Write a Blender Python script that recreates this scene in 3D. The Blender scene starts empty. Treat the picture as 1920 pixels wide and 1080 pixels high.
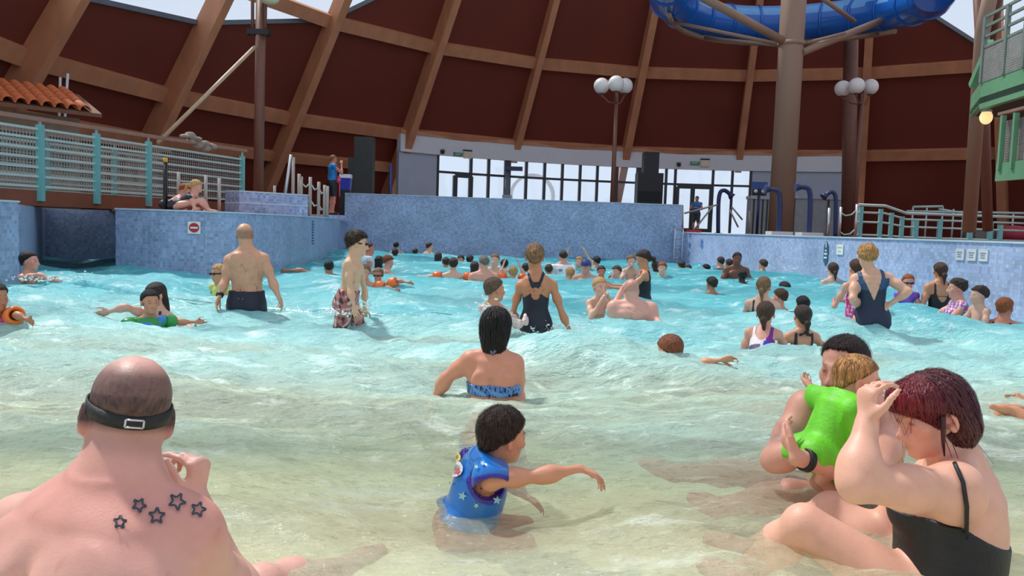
import bpy, math, random
import numpy as np
from mathutils import Vector, Matrix
random.seed(7); np.random.seed(7)
SC = bpy.context.scene
COL = SC.collection

# ------------------------------------------------------------------ camera
EYE = np.array([0.0, 0.0, 0.85]); FPX = 1480.0
PITCH = math.atan(113 / FPX); ROLL = math.radians(1.9)
F_ = np.array([0, math.cos(PITCH), -math.sin(PITCH)])
_r = np.array([1.0, 0, 0]); _u = np.array([0, math.sin(PITCH), math.cos(PITCH)])
R_ = math.cos(ROLL) * _r + math.sin(ROLL) * _u
U_ = -math.sin(ROLL) * _r + math.cos(ROLL) * _u
cam_data = bpy.data.cameras.new('camera'); cam_data.lens = FPX / 1920 * 36; cam_data.sensor_width = 36
cam_data.clip_start = 0.05; cam_data.clip_end = 500
cam = bpy.data.objects.new('camera', cam_data); COL.objects.link(cam)
M = Matrix.Identity(4)
for i in range(3):
    M[i][0], M[i][1], M[i][2], M[i][3] = R_[i], U_[i], -F_[i], EYE[i]
cam.matrix_world = M
SC.camera = cam

# ------------------------------------------------------------------ sky, sun, exposure
SC.view_settings.view_transform = 'Standard'; SC.view_settings.look = 'None'
SC.view_settings.gamma = 1.0; SC.view_settings.use_curve_mapping = False
SC.view_settings.exposure = 0.42
world = bpy.data.worlds.new('sky'); SC.world = world; world.use_nodes = True
bg = world.node_tree.nodes['Background']
bg.inputs[0].default_value = (0.80, 0.88, 1.0, 1); bg.inputs[1].default_value = 0.74
SUN_TO = Vector((-0.50, 0.42, 1.0)).normalized()
sun_data = bpy.data.lights.new('sun', 'SUN'); sun_data.energy = 3.1; sun_data.angle = math.radians(4)
sun_data.color = (1.0, 0.95, 0.86)
sun = bpy.data.objects.new('sun', sun_data); COL.objects.link(sun)
sun.rotation_euler = SUN_TO.to_track_quat('Z', 'Y').to_euler(); sun.location = (0, 0, 40)

# ------------------------------------------------------------------ pixel helpers (1920 x 1080 frame -> metres)
def ray(u, v):
    return FPX * F_ + (u - 960) * R_ - (v - 540) * U_
def P(u, v, d):                       # point seen at pixel (u, v), d metres ahead
    r = ray(u, v); return EYE + r * (d / r[1])
def G(u, v, z):                       # point seen at pixel on the level z
    r = ray(u, v); return EYE + r * ((z - EYE[2]) / r[2])
def HOR(u): return 427 + (u - 960) * math.tan(ROLL)
def V3(*a): return np.array(a, float)
def nrm(v): v = np.asarray(v, float); return v / (np.linalg.norm(v) + 1e-12)

# ------------------------------------------------------------------ materials
def lin(c):
    if isinstance(c, str):
        c = tuple(int(c[i:i + 2], 16) for i in (0, 2, 4))
    return tuple((x / 255 / 12.92 if x / 255 <= 0.04045 else ((x / 255 + 0.055) / 1.055) ** 2.4) for x in c)
MATS = {}
class NT:
    def __init__(s, m): s.t = m.node_tree; s.n = s.t.nodes; s.l = s.t.links
    def add(s, typ, **kw):
        n = s.n.new(typ)
        for k, v in kw.items():
            if k == 'inp':
                for a, b in v.items(): n.inputs[a].default_value = b
            else: setattr(n, k, v)
        return n
    def link(s, a, b): s.l.new(a, b)
def newmat(name):
    m = bpy.data.materials.new(name); m.use_nodes = True; t = NT(m); t.n.clear()
    return m, t
def mat(name, c, rough=0.6, metal=0.0, var=0.12, scale=6.0, bump=0.0, bscale=40.0, stretch=(1, 1, 1), emis=0.0, attr=None, coat=0.0, spec=0.5, sss=0.0):
    if name in MATS: return MATS[name]
    m, t = newmat(name)
    out = t.add('ShaderNodeOutputMaterial'); p = t.add('ShaderNodeBsdfPrincipled'); t.link(p.outputs[0], out.inputs[0])
    p.inputs['Roughness'].default_value = rough; p.inputs['Metallic'].default_value = metal
    p.inputs['Coat Weight'].default_value = coat; p.inputs['Specular IOR Level'].default_value = spec
    tc = t.add('ShaderNodeTexCoord'); mp = t.add('ShaderNodeMapping'); mp.inputs['Scale'].default_value = stretch
    t.link(tc.outputs['Object'], mp.inputs[0])
    nz = t.add('ShaderNodeTexNoise'); nz.inputs['Scale'].default_value = scale; nz.inputs['Detail'].default_value = 4
    t.link(mp.outputs[0], nz.inputs['Vector'])
    rmp = t.add('ShaderNodeMapRange'); rmp.inputs[1].default_value = 0.25; rmp.inputs[2].default_value = 0.75
    rmp.inputs[3].default_value = 1 - var; rmp.inputs[4].default_value = 1 + var
    t.link(nz.outputs[0], rmp.inputs[0])
    mx = t.add('ShaderNodeVectorMath', operation='SCALE')
    if attr:
        a = t.add('ShaderNodeAttribute', attribute_name=attr); t.link(a.outputs['Color'], mx.inputs[0])
    else:
        mx.inputs[0].default_value = lin(c)
    t.link(rmp.outputs[0], mx.inputs['Scale']); t.link(mx.outputs[0], p.inputs['Base Color'])
    if bump:
        nb = t.add('ShaderNodeTexNoise'); nb.inputs['Scale'].default_value = bscale; nb.inputs['Detail'].default_value = 3
        t.link(mp.outputs[0], nb.inputs['Vector'])
        b = t.add('ShaderNodeBump'); b.inputs['Strength'].default_value = bump; b.inputs['Distance'].default_value = 0.02
        t.link(nb.outputs[0], b.inputs['Height']); t.link(b.outputs[0], p.inputs['Normal'])
    if emis:
        p.inputs['Emission Color'].default_value = (*lin(c), 1); p.inputs['Emission Strength'].default_value = emis
    if sss:
        p.inputs['Subsurface Weight'].default_value = sss; p.inputs['Subsurface Radius'].default_value = (0.02, 0.008, 0.004)
        p.inputs['Subsurface Scale'].default_value = 1.0
    MATS[name] = m
    return m

def glass_mat(name, tint=(0.94, 0.97, 1.0)):
    if name in MATS: return MATS[name]
    m, t = newmat(name)
    out = t.add('ShaderNodeOutputMaterial'); tr = t.add('ShaderNodeBsdfTransparent'); gl = t.add('ShaderNodeBsdfGlossy')
    tr.inputs[0].default_value = (*tint, 1); gl.inputs['Roughness'].default_value = 0.05
    mx = t.add('ShaderNodeMixShader'); mx.inputs[0].default_value = .05
    t.link(tr.outputs[0], mx.inputs[1]); t.link(gl.outputs[0], mx.inputs[2])
    t.link(mx.outputs[0], out.inputs[0]); MATS[name] = m
    return m

def mosaic_mat(name, c1, c2, s=0.05):
    if name in MATS: return MATS[name]
    m, t = newmat(name)
    out = t.add('ShaderNodeOutputMaterial'); p = t.add('ShaderNodeBsdfPrincipled'); t.link(p.outputs[0], out.inputs[0])
    p.inputs['Roughness'].default_value = 0.35
    uv = t.add('ShaderNodeUVMap'); uv.uv_map = 'uv'
    br = t.add('ShaderNodeTexBrick'); br.offset = 0.0
    br.inputs['Color1'].default_value = (*lin(c1), 1); br.inputs['Color2'].default_value = (*lin(c2), 1)
    br.inputs['Mortar'].default_value = (*lin((158, 172, 196)), 1)
    br.inputs['Scale'].default_value = 1.0; br.inputs['Mortar Size'].default_value = s * 0.06
    br.inputs['Brick Width'].default_value = s; br.inputs['Row Height'].default_value = s
    t.link(uv.outputs[0], br.inputs['Vector'])
    nz = t.add('ShaderNodeTexNoise'); nz.inputs['Scale'].default_value = 1.3; nz.inputs['Detail'].default_value = 6
    t.link(uv.outputs[0], nz.inputs['Vector'])
    rm = t.add('ShaderNodeMapRange'); rm.inputs[1].default_value = .3; rm.inputs[2].default_value = .7; rm.inputs[3].default_value = .84; rm.inputs[4].default_value = 1.14
    t.link(nz.outputs[0], rm.inputs[0])
    # blotches: single tiles paler and darker
    vo = t.add('ShaderNodeTexWhiteNoise'); vs = t.add('ShaderNodeVectorMath', operation='SNAP'); vs.inputs[1].default_value = (s, s, s)
    t.link(uv.outputs[0], vs.inputs[0]); t.link(vs.outputs[0], vo.inputs['Vector'])
    rv = t.add('ShaderNodeMapRange'); rv.inputs[3].default_value = .85; rv.inputs[4].default_value = 1.18; t.link(vo.outputs['Value'], rv.inputs[0])
    mu = t.add('ShaderNodeMath', operation='MULTIPLY'); t.link(rm.outputs[0], mu.inputs[0]); t.link(rv.outputs[0], mu.inputs[1])
    sc = t.add('ShaderNodeVectorMath', operation='SCALE'); t.link(br.outputs[0], sc.inputs[0]); t.link(mu.outputs[0], sc.inputs['Scale'])
    t.link(sc.outputs[0], p.inputs['Base Color']); MATS[name] = m
    return m

# ------------------------------------------------------------------ mesh helpers
WORLD = {}                            # object name -> world origin
def link_mesh(name, me, m, parent=None, origin=(0, 0, 0)):
    o = bpy.data.objects.new(name, me); COL.objects.link(o)
    if m is not None:
        for mm in (m if isinstance(m, (list, tuple)) else [m]): me.materials.append(mm)
    if parent is not None:
        o.parent = parent; o.location = Vector(origin) - Vector(WORLD[parent.name])
    else: o.location = origin
    WORLD[o.name] = tuple(origin)
    return o
def empty(name, loc):
    o = bpy.data.objects.new(name, None); COL.objects.link(o); o.location = loc; WORLD[o.name] = tuple(loc); o.empty_display_size = 0.1
    return o
def tag(o, label=None, cat=None, group=None, kind=None):
    if label: o['label'] = label
    if cat: o['category'] = cat
    if group: o['group'] = group
    if kind: o['kind'] = kind
    return o
def fast_mesh(name, verts, quads, smooth=True, col=None):
    me = bpy.data.meshes.new(name); nv = len(verts); q = np.asarray(quads, np.int32); nf, k = q.shape
    me.vertices.add(nv); me.vertices.foreach_set('co', np.asarray(verts, np.float32).ravel())
    me.loops.add(nf * k); me.loops.foreach_set('vertex_index', q.ravel())
    me.polygons.add(nf); me.polygons.foreach_set('loop_start', np.arange(0, nf * k, k, dtype=np.int32))
    me.polygons.foreach_set('loop_total', np.full(nf, k, np.int32))
    me.polygons.foreach_set('use_smooth', np.full(nf, smooth, bool))
    me.update(calc_edges=True)
    if col is not None:
        a = me.color_attributes.new('Col', 'FLOAT_COLOR', 'POINT')
        c = np.ones((nv, 4), np.float32); c[:, :3] = col; a.data.foreach_set('color', c.ravel())
    return me
class MB:
    def __init__(s): s.v = []; s.f = []; s.sm = []; s.uv = None
    def raw(s, v, f, smooth=False):
        b = len(s.v); s.v += [tuple(map(float, x)) for x in v]; s.f += [tuple(b + i for i in q) for q in f]; s.sm += [smooth] * len(f); return s
    def box(s, c, size, ax=None):      # centre, full size, optional 3 axes
        c = np.asarray(c, float); h = np.asarray(size, float) / 2
        A = np.eye(3) if ax is None else np.array([nrm(a) for a in ax])
        v = [c + A[0] * h[0] * i + A[1] * h[1] * j + A[2] * h[2] * k for k in (-1, 1) for j in (-1, 1) for i in (-1, 1)]
        return s.raw(v, [(0, 2, 3, 1), (4, 5, 7, 6), (0, 1, 5, 4), (2, 6, 7, 3), (0, 4, 6, 2), (1, 3, 7, 5)])
    def bar(s, a, b, w, t, up=(0, 0, 1)):   # rectangular bar a->b; w across, t along 'up'
        a = np.asarray(a, float); b = np.asarray(b, float); d = nrm(b - a); sd = np.cross(d, up)
        if np.linalg.norm(sd) < 1e-6: sd = np.cross(d, (1, 0, 0))
        sd = nrm(sd); u2 = np.cross(sd, d)
        return s.box((a + b) / 2, (np.linalg.norm(b - a), w, t), (d, sd, u2))
    def tube(s, pts, r, n=10, cap=True):
        pts = [np.asarray(p, float) for p in pts]; rs = r if isinstance(r, (list, tuple, np.ndarray)) else [r] * len(pts)
        ref = None; b = len(s.v)
        for i, p in enumerate(pts):
            d = nrm((pts[i + 1] if i + 1 < len(pts) else p) - (pts[i - 1] if i else p))
            if ref is None:
                ref = np.cross(d, (0, 0, 1)) if abs(d[2]) < .95 else np.cross(d, (1, 0, 0))
            ref = nrm(ref - d * np.dot(ref, d)); w = np.cross(d, ref)
            for k in range(n):
                a = 2 * math.pi * k / n; s.v.append(tuple(p + rs[i] * (math.cos(a) * ref + math.sin(a) * w)))
        for i in range(len(pts) - 1):
            for k in range(n):
                k2 = (k + 1) % n; s.f.append((b + i * n + k, b + i * n + k2, b + (i + 1) * n + k2, b + (i + 1) * n + k)); s.sm.append(True)
        if cap:
            s.f.append(tuple(b + k for k in range(n))[::-1]); s.sm.append(False)
            e = b + (len(pts) - 1) * n; s.f.append(tuple(e + k for k in range(n))); s.sm.append(False)
        return s
    def sphere(s, c, r, nu=16, nv=10):
        c = np.asarray(c, float); r = np.asarray(r if np.ndim(r) else (r, r, r), float); v = [c + (0, 0, r[2])]
        for j in range(1, nv):
            t = math.pi * j / nv
            for i in range(nu):
                a = 2 * math.pi * i / nu; v.append(c + r * (math.sin(t) * math.cos(a), math.sin(t) * math.sin(a), math.cos(t)))
        v.append(c - (0, 0, r[2])); f = []
        for i in range(nu):
            i2 = (i + 1) % nu; f.append((0, 1 + i, 1 + i2))
            for j in range(nv - 2): f.append((1 + j * nu + i, 1 + (j + 1) * nu + i, 1 + (j + 1) * nu + i2, 1 + j * nu + i2))
            f.append((1 + (nv - 2) * nu + i, len(v) - 1, 1 + (nv - 2) * nu + i2))
        return s.raw(v, f, True)
    def prism(s, poly, off):           # planar polygon extruded by a vector
        n = len(poly); off = np.asarray(off, float); v = [np.asarray(p, float) for p in poly]; v += [p + off for p in v]
        return s.raw(v, [tuple(range(n))[::-1], tuple(range(n, 2 * n))] + [(i, (i + 1) % n, n + (i + 1) % n, n + i) for i in range(n)])
    def build(s, name, m, parent=None, origin=None):
        if origin is None: origin = WORLD[parent.name] if parent is not None else (0, 0, 0)
        me = bpy.data.meshes.new(name); o3 = np.asarray(origin, float)
        me.from_pydata([tuple(np.asarray(v) - o3) for v in s.v], [], s.f)
        for p, sm in zip(me.polygons, s.sm): p.use_smooth = sm
        if s.uv:
            l = me.uv_layers.new(name='uv')
            for p in me.polygons:
                for li in p.loop_indices: l.data[li].uv = s.uv(np.asarray(me.vertices[me.loops[li].vertex_index].co) + o3, np.asarray(p.normal))
        me.validate(); me.update()
        return link_mesh(name, me, m, parent, origin)
def base_of(mb):
    a = np.array(mb.v); return tuple(((a.min(0) + a.max(0)) / 2)[:2]) + (float(a[:, 2].min()),)
# ================================================================== the setting
CX, CY, R0 = 7.5, 18.0, 19.75
KS = 1.55                                            # slope of the cone (rise per metre inwards)
def rp(z): return R0 - (z - 4.6) / KS                # radius of the panel skin at height z
def ring(a, r, z): a = math.radians(a); return V3(CX + r * math.cos(a), CY + r * math.sin(a), z)
def arc_angle(u, r):                                 # ring angle seen in pixel column u
    t = (u - 960) / FPX; A = 1 + t * t; B = -2 * (t * CX + CY); C = CX * CX + CY * CY - r * r
    d = (-B + math.sqrt(B * B - 4 * A * C)) / (2 * A); return math.degrees(math.atan2(d - CY, d * t - CX))
STEP = 360 / 23; BE = [112.7 + (4 - i) * STEP for i in range(-1, 22)]   # beam angles, BE[1] is the leftmost one in view
RIM = {0: 5.9, 1: 6.15, 2: 6.7, 3: 7.9, 4: 10.9, 5: 15.5, 6: 16.5, 7: 16.5, 8: 11.2, 9: 8.05, 10: 7.2}

M_RED = mat('red_board', (112, 46, 32), 0.75, var=0.10, scale=0.5)
M_WOOD = mat('laminated_timber', (192, 134, 100), 0.6, var=0.16, scale=2.2, stretch=(1, 1, .4))
M_WHITE = mat('white_render', (212, 216, 224), 0.7, var=.03)
M_GREYW = mat('grey_blue_render', (172, 182, 200), 0.7, var=.05, scale=1.5)
M_FRAME = mat('dark_window_frame', (52, 56, 64), 0.4)
M_GLASS = glass_mat('window_glass')
M_ROOFG = glass_mat('roof_glass', (0.96, 0.98, 1.0))
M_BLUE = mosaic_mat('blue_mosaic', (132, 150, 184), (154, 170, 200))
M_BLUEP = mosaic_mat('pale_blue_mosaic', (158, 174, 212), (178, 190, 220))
M_LIL = mosaic_mat('lilac_mosaic', (132, 140, 184), (170, 176, 206), 0.06)
M_DECK = mat('brown_deck', (120, 78, 58), 0.55, var=.15, scale=3)
M_COPE = mat('pale_coping', (190, 200, 210), 0.5, var=.08)
M_TEAL = mat('teal_paint', (112, 178, 178), 0.4, var=.06)
M_PALE = mat('pale_rail', (176, 192, 188), 0.4, var=.06)
M_STEEL = mat('brushed_steel', (200, 200, 202), 0.3, metal=.85, var=.05)
M_STEELP = mat('grey_tube', (170, 160, 152), 0.45, var=.06)
M_RUST = mat('brown_painted_steel', (112, 70, 56), 0.5, var=.10)
M_BROWN = mat('brown_fascia', (126, 68, 44), 0.55, var=.12, scale=4)
M_NAVY = mat('navy_paint', (32, 46, 92), 0.35, var=.05)
M_BLACK = mat('black_casing', (22, 23, 26), 0.5, var=.1)
M_GREEN = mat('green_paint', (104, 152, 116), 0.45, var=.07)
M_MESH = mat('grey_wire', (150, 148, 142), 0.5)
M_COLUMN = mat('grey_brown_column', (150, 120, 102), 0.6, var=.10, scale=1.2, stretch=(1, 1, .3))

hall = empty('wall_drum', (CX, CY, 0.93)); tag(hall, kind='structure')
def panel(a0, a1, zs0, zs1, name='panel', m=None, th=.06, z_lo=None, gap=.004):
    lo0, lo1 = zs0; hi0, hi1 = zs1
    q = [ring(a0, rp(lo0), lo0), ring(a1, rp(lo1), lo1), ring(a1, rp(hi1), hi1), ring(a0, rp(hi0), hi0)]
    nn = nrm(np.cross(q[1] - q[0], q[3] - q[0])); mid = sum(q) / 4
    if np.dot(nn, V3(CX, CY, mid[2]) - mid) > 0: nn = -nn
    mb = MB(); mb.prism(q, nn * th); return mb.build(name, m or M_RED, hall)
ZL, ZE, ZU = 0.93, 4.6, 7.85
for i in range(0, 11):
    a0, a1 = BE[i], BE[i + 1]; r0, r1 = RIM[i], RIM.get(i + 1, 7.2)
    white = 4 <= i <= 7
    if not white:
        panel(a0, a1, (ZL, ZL), (3.25, 3.25)); panel(a0, a1, (3.25, 3.25), (ZE, ZE))
    up0, up1 = min(ZU, r0), min(ZU, r1)
    panel(a0, a1, (ZE, ZE), (up0, up1))
    if r0 > ZU + .5 or r1 > ZU + .5:
        panel(a0, a1, (up0, up1), (r0, r1))
# glazing: panes above the rim all round, and down to the ground behind the viewer
gl = empty('roof_glazing', (CX, CY, 8)); tag(gl, kind='structure'); gl.name = 'ceiling'; WORLD['ceiling'] = (CX, CY, 8)
NB = 23
for i in range(NB):
    a0 = 112.7 + (5 - i) * STEP; a1 = a0 - STEP
    lo0, lo1 = (RIM[i], RIM.get(i + 1, 7.2)) if i <= 10 else (1.0, 1.0)
    levels = [9.0, 13.0, 18.0, 24.0, 31.0]
    cur = (lo0, lo1)
    for L in [6.0] + levels if i > 10 else levels:
        if L <= min(cur) + .3: continue
        nx = (max(L, cur[0] + .05), max(L, cur[1] + .05))
        q = [ring(a0, rp(cur[0]), cur[0]), ring(a1, rp(cur[1]), cur[1]), ring(a1, rp(nx[1]), nx[1]), ring(a0, rp(nx[0]), nx[0])]
        nn = nrm(np.cross(q[1] - q[0], q[3] - q[0])); mb = MB(); mb.prism(q, nn * .02); mb.build('pane', M_ROOFG, gl)
        cur = nx
    # dark gutter along the rim
    if i <= 10:
        mb = MB(); mb.bar(ring(a0, rp(lo0) - .02, lo0), ring(a1, rp(lo1) - .02, lo1), .16, .14); mb.build('gutter', mat('gutter_zinc', (96, 104, 116), .4), hall)
# main ribs
for i in range(NB):
    a = 112.7 + (5 - i) * STEP
    major = i in (2, 4, 6, 8) or i > 10
    w, dp = (.34, .74) if i in (1, 2, 4) else ((.36, .62) if i in (3, 6, 8, 9, 0, 10) else (.30, .50))
    zb = ZL if i not in (5, 7) else 4.05
    if i > 10: w, dp = .25, .4
    nin = V3(-KS * math.cos(math.radians(a)), -KS * math.sin(math.radians(a)), -1) / math.hypot(KS, 1)
    tg = V3(-math.sin(math.radians(a)), math.cos(math.radians(a)), 0)
    A = ring(a, rp(zb), zb) + nin * dp / 2; B = ring(a, rp(31), 31) + nin * .2
    mb = MB(); d = nrm(B - A)
    q = [A - tg * w / 2 - nin * dp / 2, A + tg * w / 2 - nin * dp / 2, A + tg * w / 2 + nin * dp / 2, A - tg * w / 2 + nin * dp / 2]
    q2 = [B + (p - A) * .5 for p in q]
    mb.raw(q + q2, [(3, 2, 1, 0), (4, 5, 6, 7)] + [(k, (k + 1) % 4, 4 + (k + 1) % 4, 4 + k) for k in range(4)])
    mb.build('rib', M_WOOD, hall)
# purlins
def purlin(i, z, h=.45, dp=.26, m=None):
    a0, a1 = BE[i], BE[i + 1]
    mb = MB(); p0, p1 = ring(a0, rp(z) - dp / 2, z), ring(a1, rp(z) - dp / 2, z)
    am = math.radians((a0 + a1) / 2); upv = V3(-math.cos(am), -math.sin(am), KS)
    mb.bar(p0, p1, dp, h, up=nrm(upv)); mb.build('purlin', m or M_WOOD, hall)
for i in range(0, 11):
    purlin(i, ZE)
    if i >= 2: purlin(i, ZU)
    if i < 4: purlin(i, 3.25, .36)
# white window wall
RW = 19.45
WIN_U = [815, 877, 910, 945, 980, 1014, 1047, 1080, 1112, 1145, 1190, 1205, 1240, 1257, 1327, 1363, 1397]
ww = empty('wall_windows', (CX, CY, .93)); tag(ww, kind='structure')
def arc_box(aa, ab, r, z0, z1, th, name, m, parent, n=None):
    n = n or max(1, int(abs(ab - aa) / 2.5)); v = []
    for k in range(n + 1):
        a = aa + (ab - aa) * k / n
        v += [ring(a, r, z0), ring(a, r, z1), ring(a, r + th, z0), ring(a, r + th, z1)]
    f = []
    for k in range(n):
        b = 4 * k; c = b + 4; f += [(b, c, c + 1, b + 1), (b + 2, b + 3, c + 3, c + 2), (b + 1, c + 1, c + 3, b + 3), (b, b + 2, c + 2, c)]
    f += [(0, 1, 3, 2), (4 * n, 4 * n + 2, 4 * n + 3, 4 * n + 1)]
    return MB().raw(v, f).build(name, m, parent)
aL, aR = arc_angle(742, RW), arc_angle(1590, RW); a1_, a2_ = arc_angle(815, RW), arc_angle(1397, RW)
arc_box(aL, aR, RW - .12, 3.85, 4.62, .3, 'fascia', M_WHITE, ww)
arc_box(aL, aR, RW - .16, 4.58, 4.74, .34, 'timber_trim', M_WOOD, ww)
arc_box(aL, a1_, RW, .93, 3.85, .2, 'wall_panel', M_GREYW, ww); arc_box(a2_, aR, RW, .93, 3.85, .2, 'wall_panel', M_GREYW, ww)
win = empty('window_1', (CX, CY, .93)); tag(win, kind='structure')
ZT = 3.15
for k, u in enumerate(WIN_U):
    a = arc_angle(u, RW); w = .3 if u in (945, 1145, 1190) else .12
    mb = MB(); c = ring(a, RW + .05, 2.39); rad = nrm(c - V3(CX, CY, 2.39)); mb.box(c, (w, .12, 2.92), (np.cross(V3(0, 0, 1), rad), rad, (0, 0, 1))); mb.build('mullion', M_FRAME, win)
    if k + 1 < len(WIN_U):
        b = arc_angle(WIN_U[k + 1], RW)
        arc_box(a, b, RW + .04, ZT - .05, ZT + .05, .1, 'transom', M_FRAME, win, 1)
        arc_box(a, b, RW + .08, ZT + .05, 3.85, .02, 'pane', M_GLASS, win, 1); arc_box(a, b, RW + .08, .95, ZT - .05, .02, 'pane', M_GLASS, win, 1)
def door(n, u0, u1, split):
    d = empty('door_%d' % n, tuple(ring(arc_angle((u0 + u1) / 2, RW), RW - .05, .93))); tag(d, kind='structure')
    for u in [u0, u1] + split:
        a = arc_angle(u, RW); mb = MB(); c = ring(a, RW - .03, 1.98); rad = nrm((c - V3(CX, CY, 1.98))); mb.box(c, (.2, .1, 2.1), (np.cross(V3(0, 0, 1), rad), rad, (0, 0, 1))); mb.build('door_stile', M_FRAME, d)
    arc_box(arc_angle(u0, RW), arc_angle(u1, RW), RW - .08, 2.95, 3.12, .1, 'door_head', M_FRAME, d, 1)
    arc_box(arc_angle(u0, RW), arc_angle(u1, RW), RW - .08, .93, 1.1, .1, 'kick_plate', M_FRAME, d, 1)
door(1, 847, 876, []); door(2, 1261, 1325, [1290])

# ground outside
mb = MB(); n = 48
v = [ring(360 * k / n, 21.9, .88) for k in range(n)] + [ring(360 * k / n, 160, .88) for k in range(n)]
mb.raw(v, [(k, n + k, n + (k + 1) % n, (k + 1) % n) for k in range(n)])
tag(mb.build('ground_outside', mat('pale_paving', (176, 172, 164), .8)), kind='structure')

# ------------------------------------------------------------------ pool
def wuv(p, nrm_):
    if abs(nrm_[2]) > .7: return (p[0], p[1])
    t = V3(-nrm_[1], nrm_[0], 0); return (float(np.dot(p, t)), p[2])
def pool_wall(name, pts, z0, z1, th, m, side=1, cope=None):
    pts = [np.asarray(p[:2], float) for p in pts]; off = []
    for i in range(len(pts)):
        d = nrm((pts[min(i + 1, len(pts) - 1)] - pts[max(i - 1, 0)])); off.append(pts[i] + side * th * V3(-d[1], d[0]))
    v = []; f = []
    for a, b in zip(pts, off): v += [(*a, z0), (*a, z1), (*b, z0), (*b, z1)]
    for k in range(len(pts) - 1):
        b = 4 * k; c = b + 4; fs = [(b, c, c + 1, b + 1), (b + 2, b + 3, c + 3, c + 2), (b + 1, c + 1, c + 3, b + 3)]
        f += [q[::-1] if side < 0 else q for q in fs]
    e = 4 * (len(pts) - 1); f += [(0, 1, 3, 2), (e, e + 2, e + 3, e + 1)]
    mb = MB().raw(v, f); mb.uv = wuv; o = mb.build(name, m, origin=(*pts[0], z0)); tag(o, kind='structure')
    if cope:
        v = []; f = []
        for i, (a, b) in enumerate(zip(pts, off)):
            d = nrm(a - b); a2 = a + d * .02; v += [(*a2, z1), (*a2, z1 + cope), (*b, z1), (*b, z1 + cope)]
        for k in range(len(pts) - 1):
            b = 4 * k; c = b + 4; f += [(b, c, c + 1, b + 1), (b + 2, b + 3, c + 3, c + 2), (b + 1, c + 1, c + 3, b + 3), (b, b + 2, c + 2, c)]
        f += [(0, 1, 3, 2), (e, e + 2, e + 3, e + 1)]
        MB().raw(v, f).build('coping', M_COPE, o)
    return o
def smooth_poly(pts, n=6):
    pts = [np.asarray(p, float) for p in pts]; out = []
    for i in range(len(pts) - 1):
        p0 = pts[max(i - 1, 0)]; p1 = pts[i]; p2 = pts[i + 1]; p3 = pts[min(i + 2, len(pts) - 1)]
        for k in range(n):
            t = k / n; out.append(.5 * (2 * p1 + (p2 - p0) * t + (2 * p0 - 5 * p1 + 4 * p2 - p3) * t * t + (3 * p1 - p0 - 3 * p2 + p3) * t ** 3))
    out.append(pts[-1]); return out
BK0 = P(645, 470, 23.6)[:2]; BK1 = P(1275, 489, 24.2)[:2]
LW = smooth_poly([P(217, 500, 12.6)[:2], P(300, 500, 12.3)[:2], P(400, 500, 12.5)[:2], P(480, 500, 13.4)[:2], P(545, 500, 15.2)[:2], P(595, 500, 18.0)[:2], BK0])
pool_wall('wall_bulge', LW, -2.0, .93, .4, M_BLUE, 1, .025)
pool_wall('wall_left', [P(36, 500, 9.0)[:2], (-5.45, 6.0), (-5.5, -1.0)], -2.0, .95, .5, M_BLUE, -1, .02)
pool_wall('wall_back', [BK0, BK1], -2.2, 1.70, .35, M_BLUE, 1, .02)
RWP = [P(1284, 470, 24.0)[:2], P(1420, 470, 18.0)[:2], P(1560, 500, 14.2)[:2], P(1760, 500, 11.2)[:2], P(1905, 550, 9.7)[:2], (6.45, 6.0), (6.7, -1.0)]
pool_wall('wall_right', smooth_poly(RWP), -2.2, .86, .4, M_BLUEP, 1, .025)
# channel behind the opening on the left
pool_wall('wall_channel', [P(217, 500, 12.6)[:2], (-8.2, 16.5), P(86, 500, 16.2)[:2]], -2.0, .93, .3, M_BLUE, -1)
pool_wall('wall_channel_near', [P(86, 500, 16.2)[:2], P(40, 500, 9.2)[:2]], -2.0, .93, .3, M_BLUE, -1)
# decks
def slab(name, poly, z, th, m):
    mb = MB(); mb.prism([(*p[:2], z - th) for p in poly], (0, 0, th)); mb.uv = wuv; return tag(mb.build(name, m), kind='structure')
def arcpts(a0, a1, r, n): return [ring(a0 + (a1 - a0) * k / n, r, 0)[:2] for k in range(n + 1)]
rwo = [p + V3(.2, 0) for p in smooth_poly(RWP)]
slab('floor_deck_right', [BK1 + V3(.15, .2)] + rwo + [(6.9, -1.0)] + arcpts(-60, 100, 21.9, 24), .86, .3, M_DECK)
slab('floor_deck_back', [BK0 + V3(-.2, .2), BK1 + V3(.15, .2)] + arcpts(100, 152, 21.9, 10), .90, .3, M_DECK)
slab('floor_deck_left', [p + V3(-.1, .1) for p in LW] + arcpts(152, 205, 21.9, 9) + [P(-40, 500, 16.6)[:2], P(120, 500, 16.9)[:2], P(205, 500, 17.0)[:2]], .94, .04, M_DECK)
slab('floor_deck_near', [(-5.7, -1.0), (-5.7, 6.0), P(34, 500, 9.1)[:2] + V3(-.1, 0)] + arcpts(205, 232, 21.9, 5) , .93, .3, M_DECK)

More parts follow.
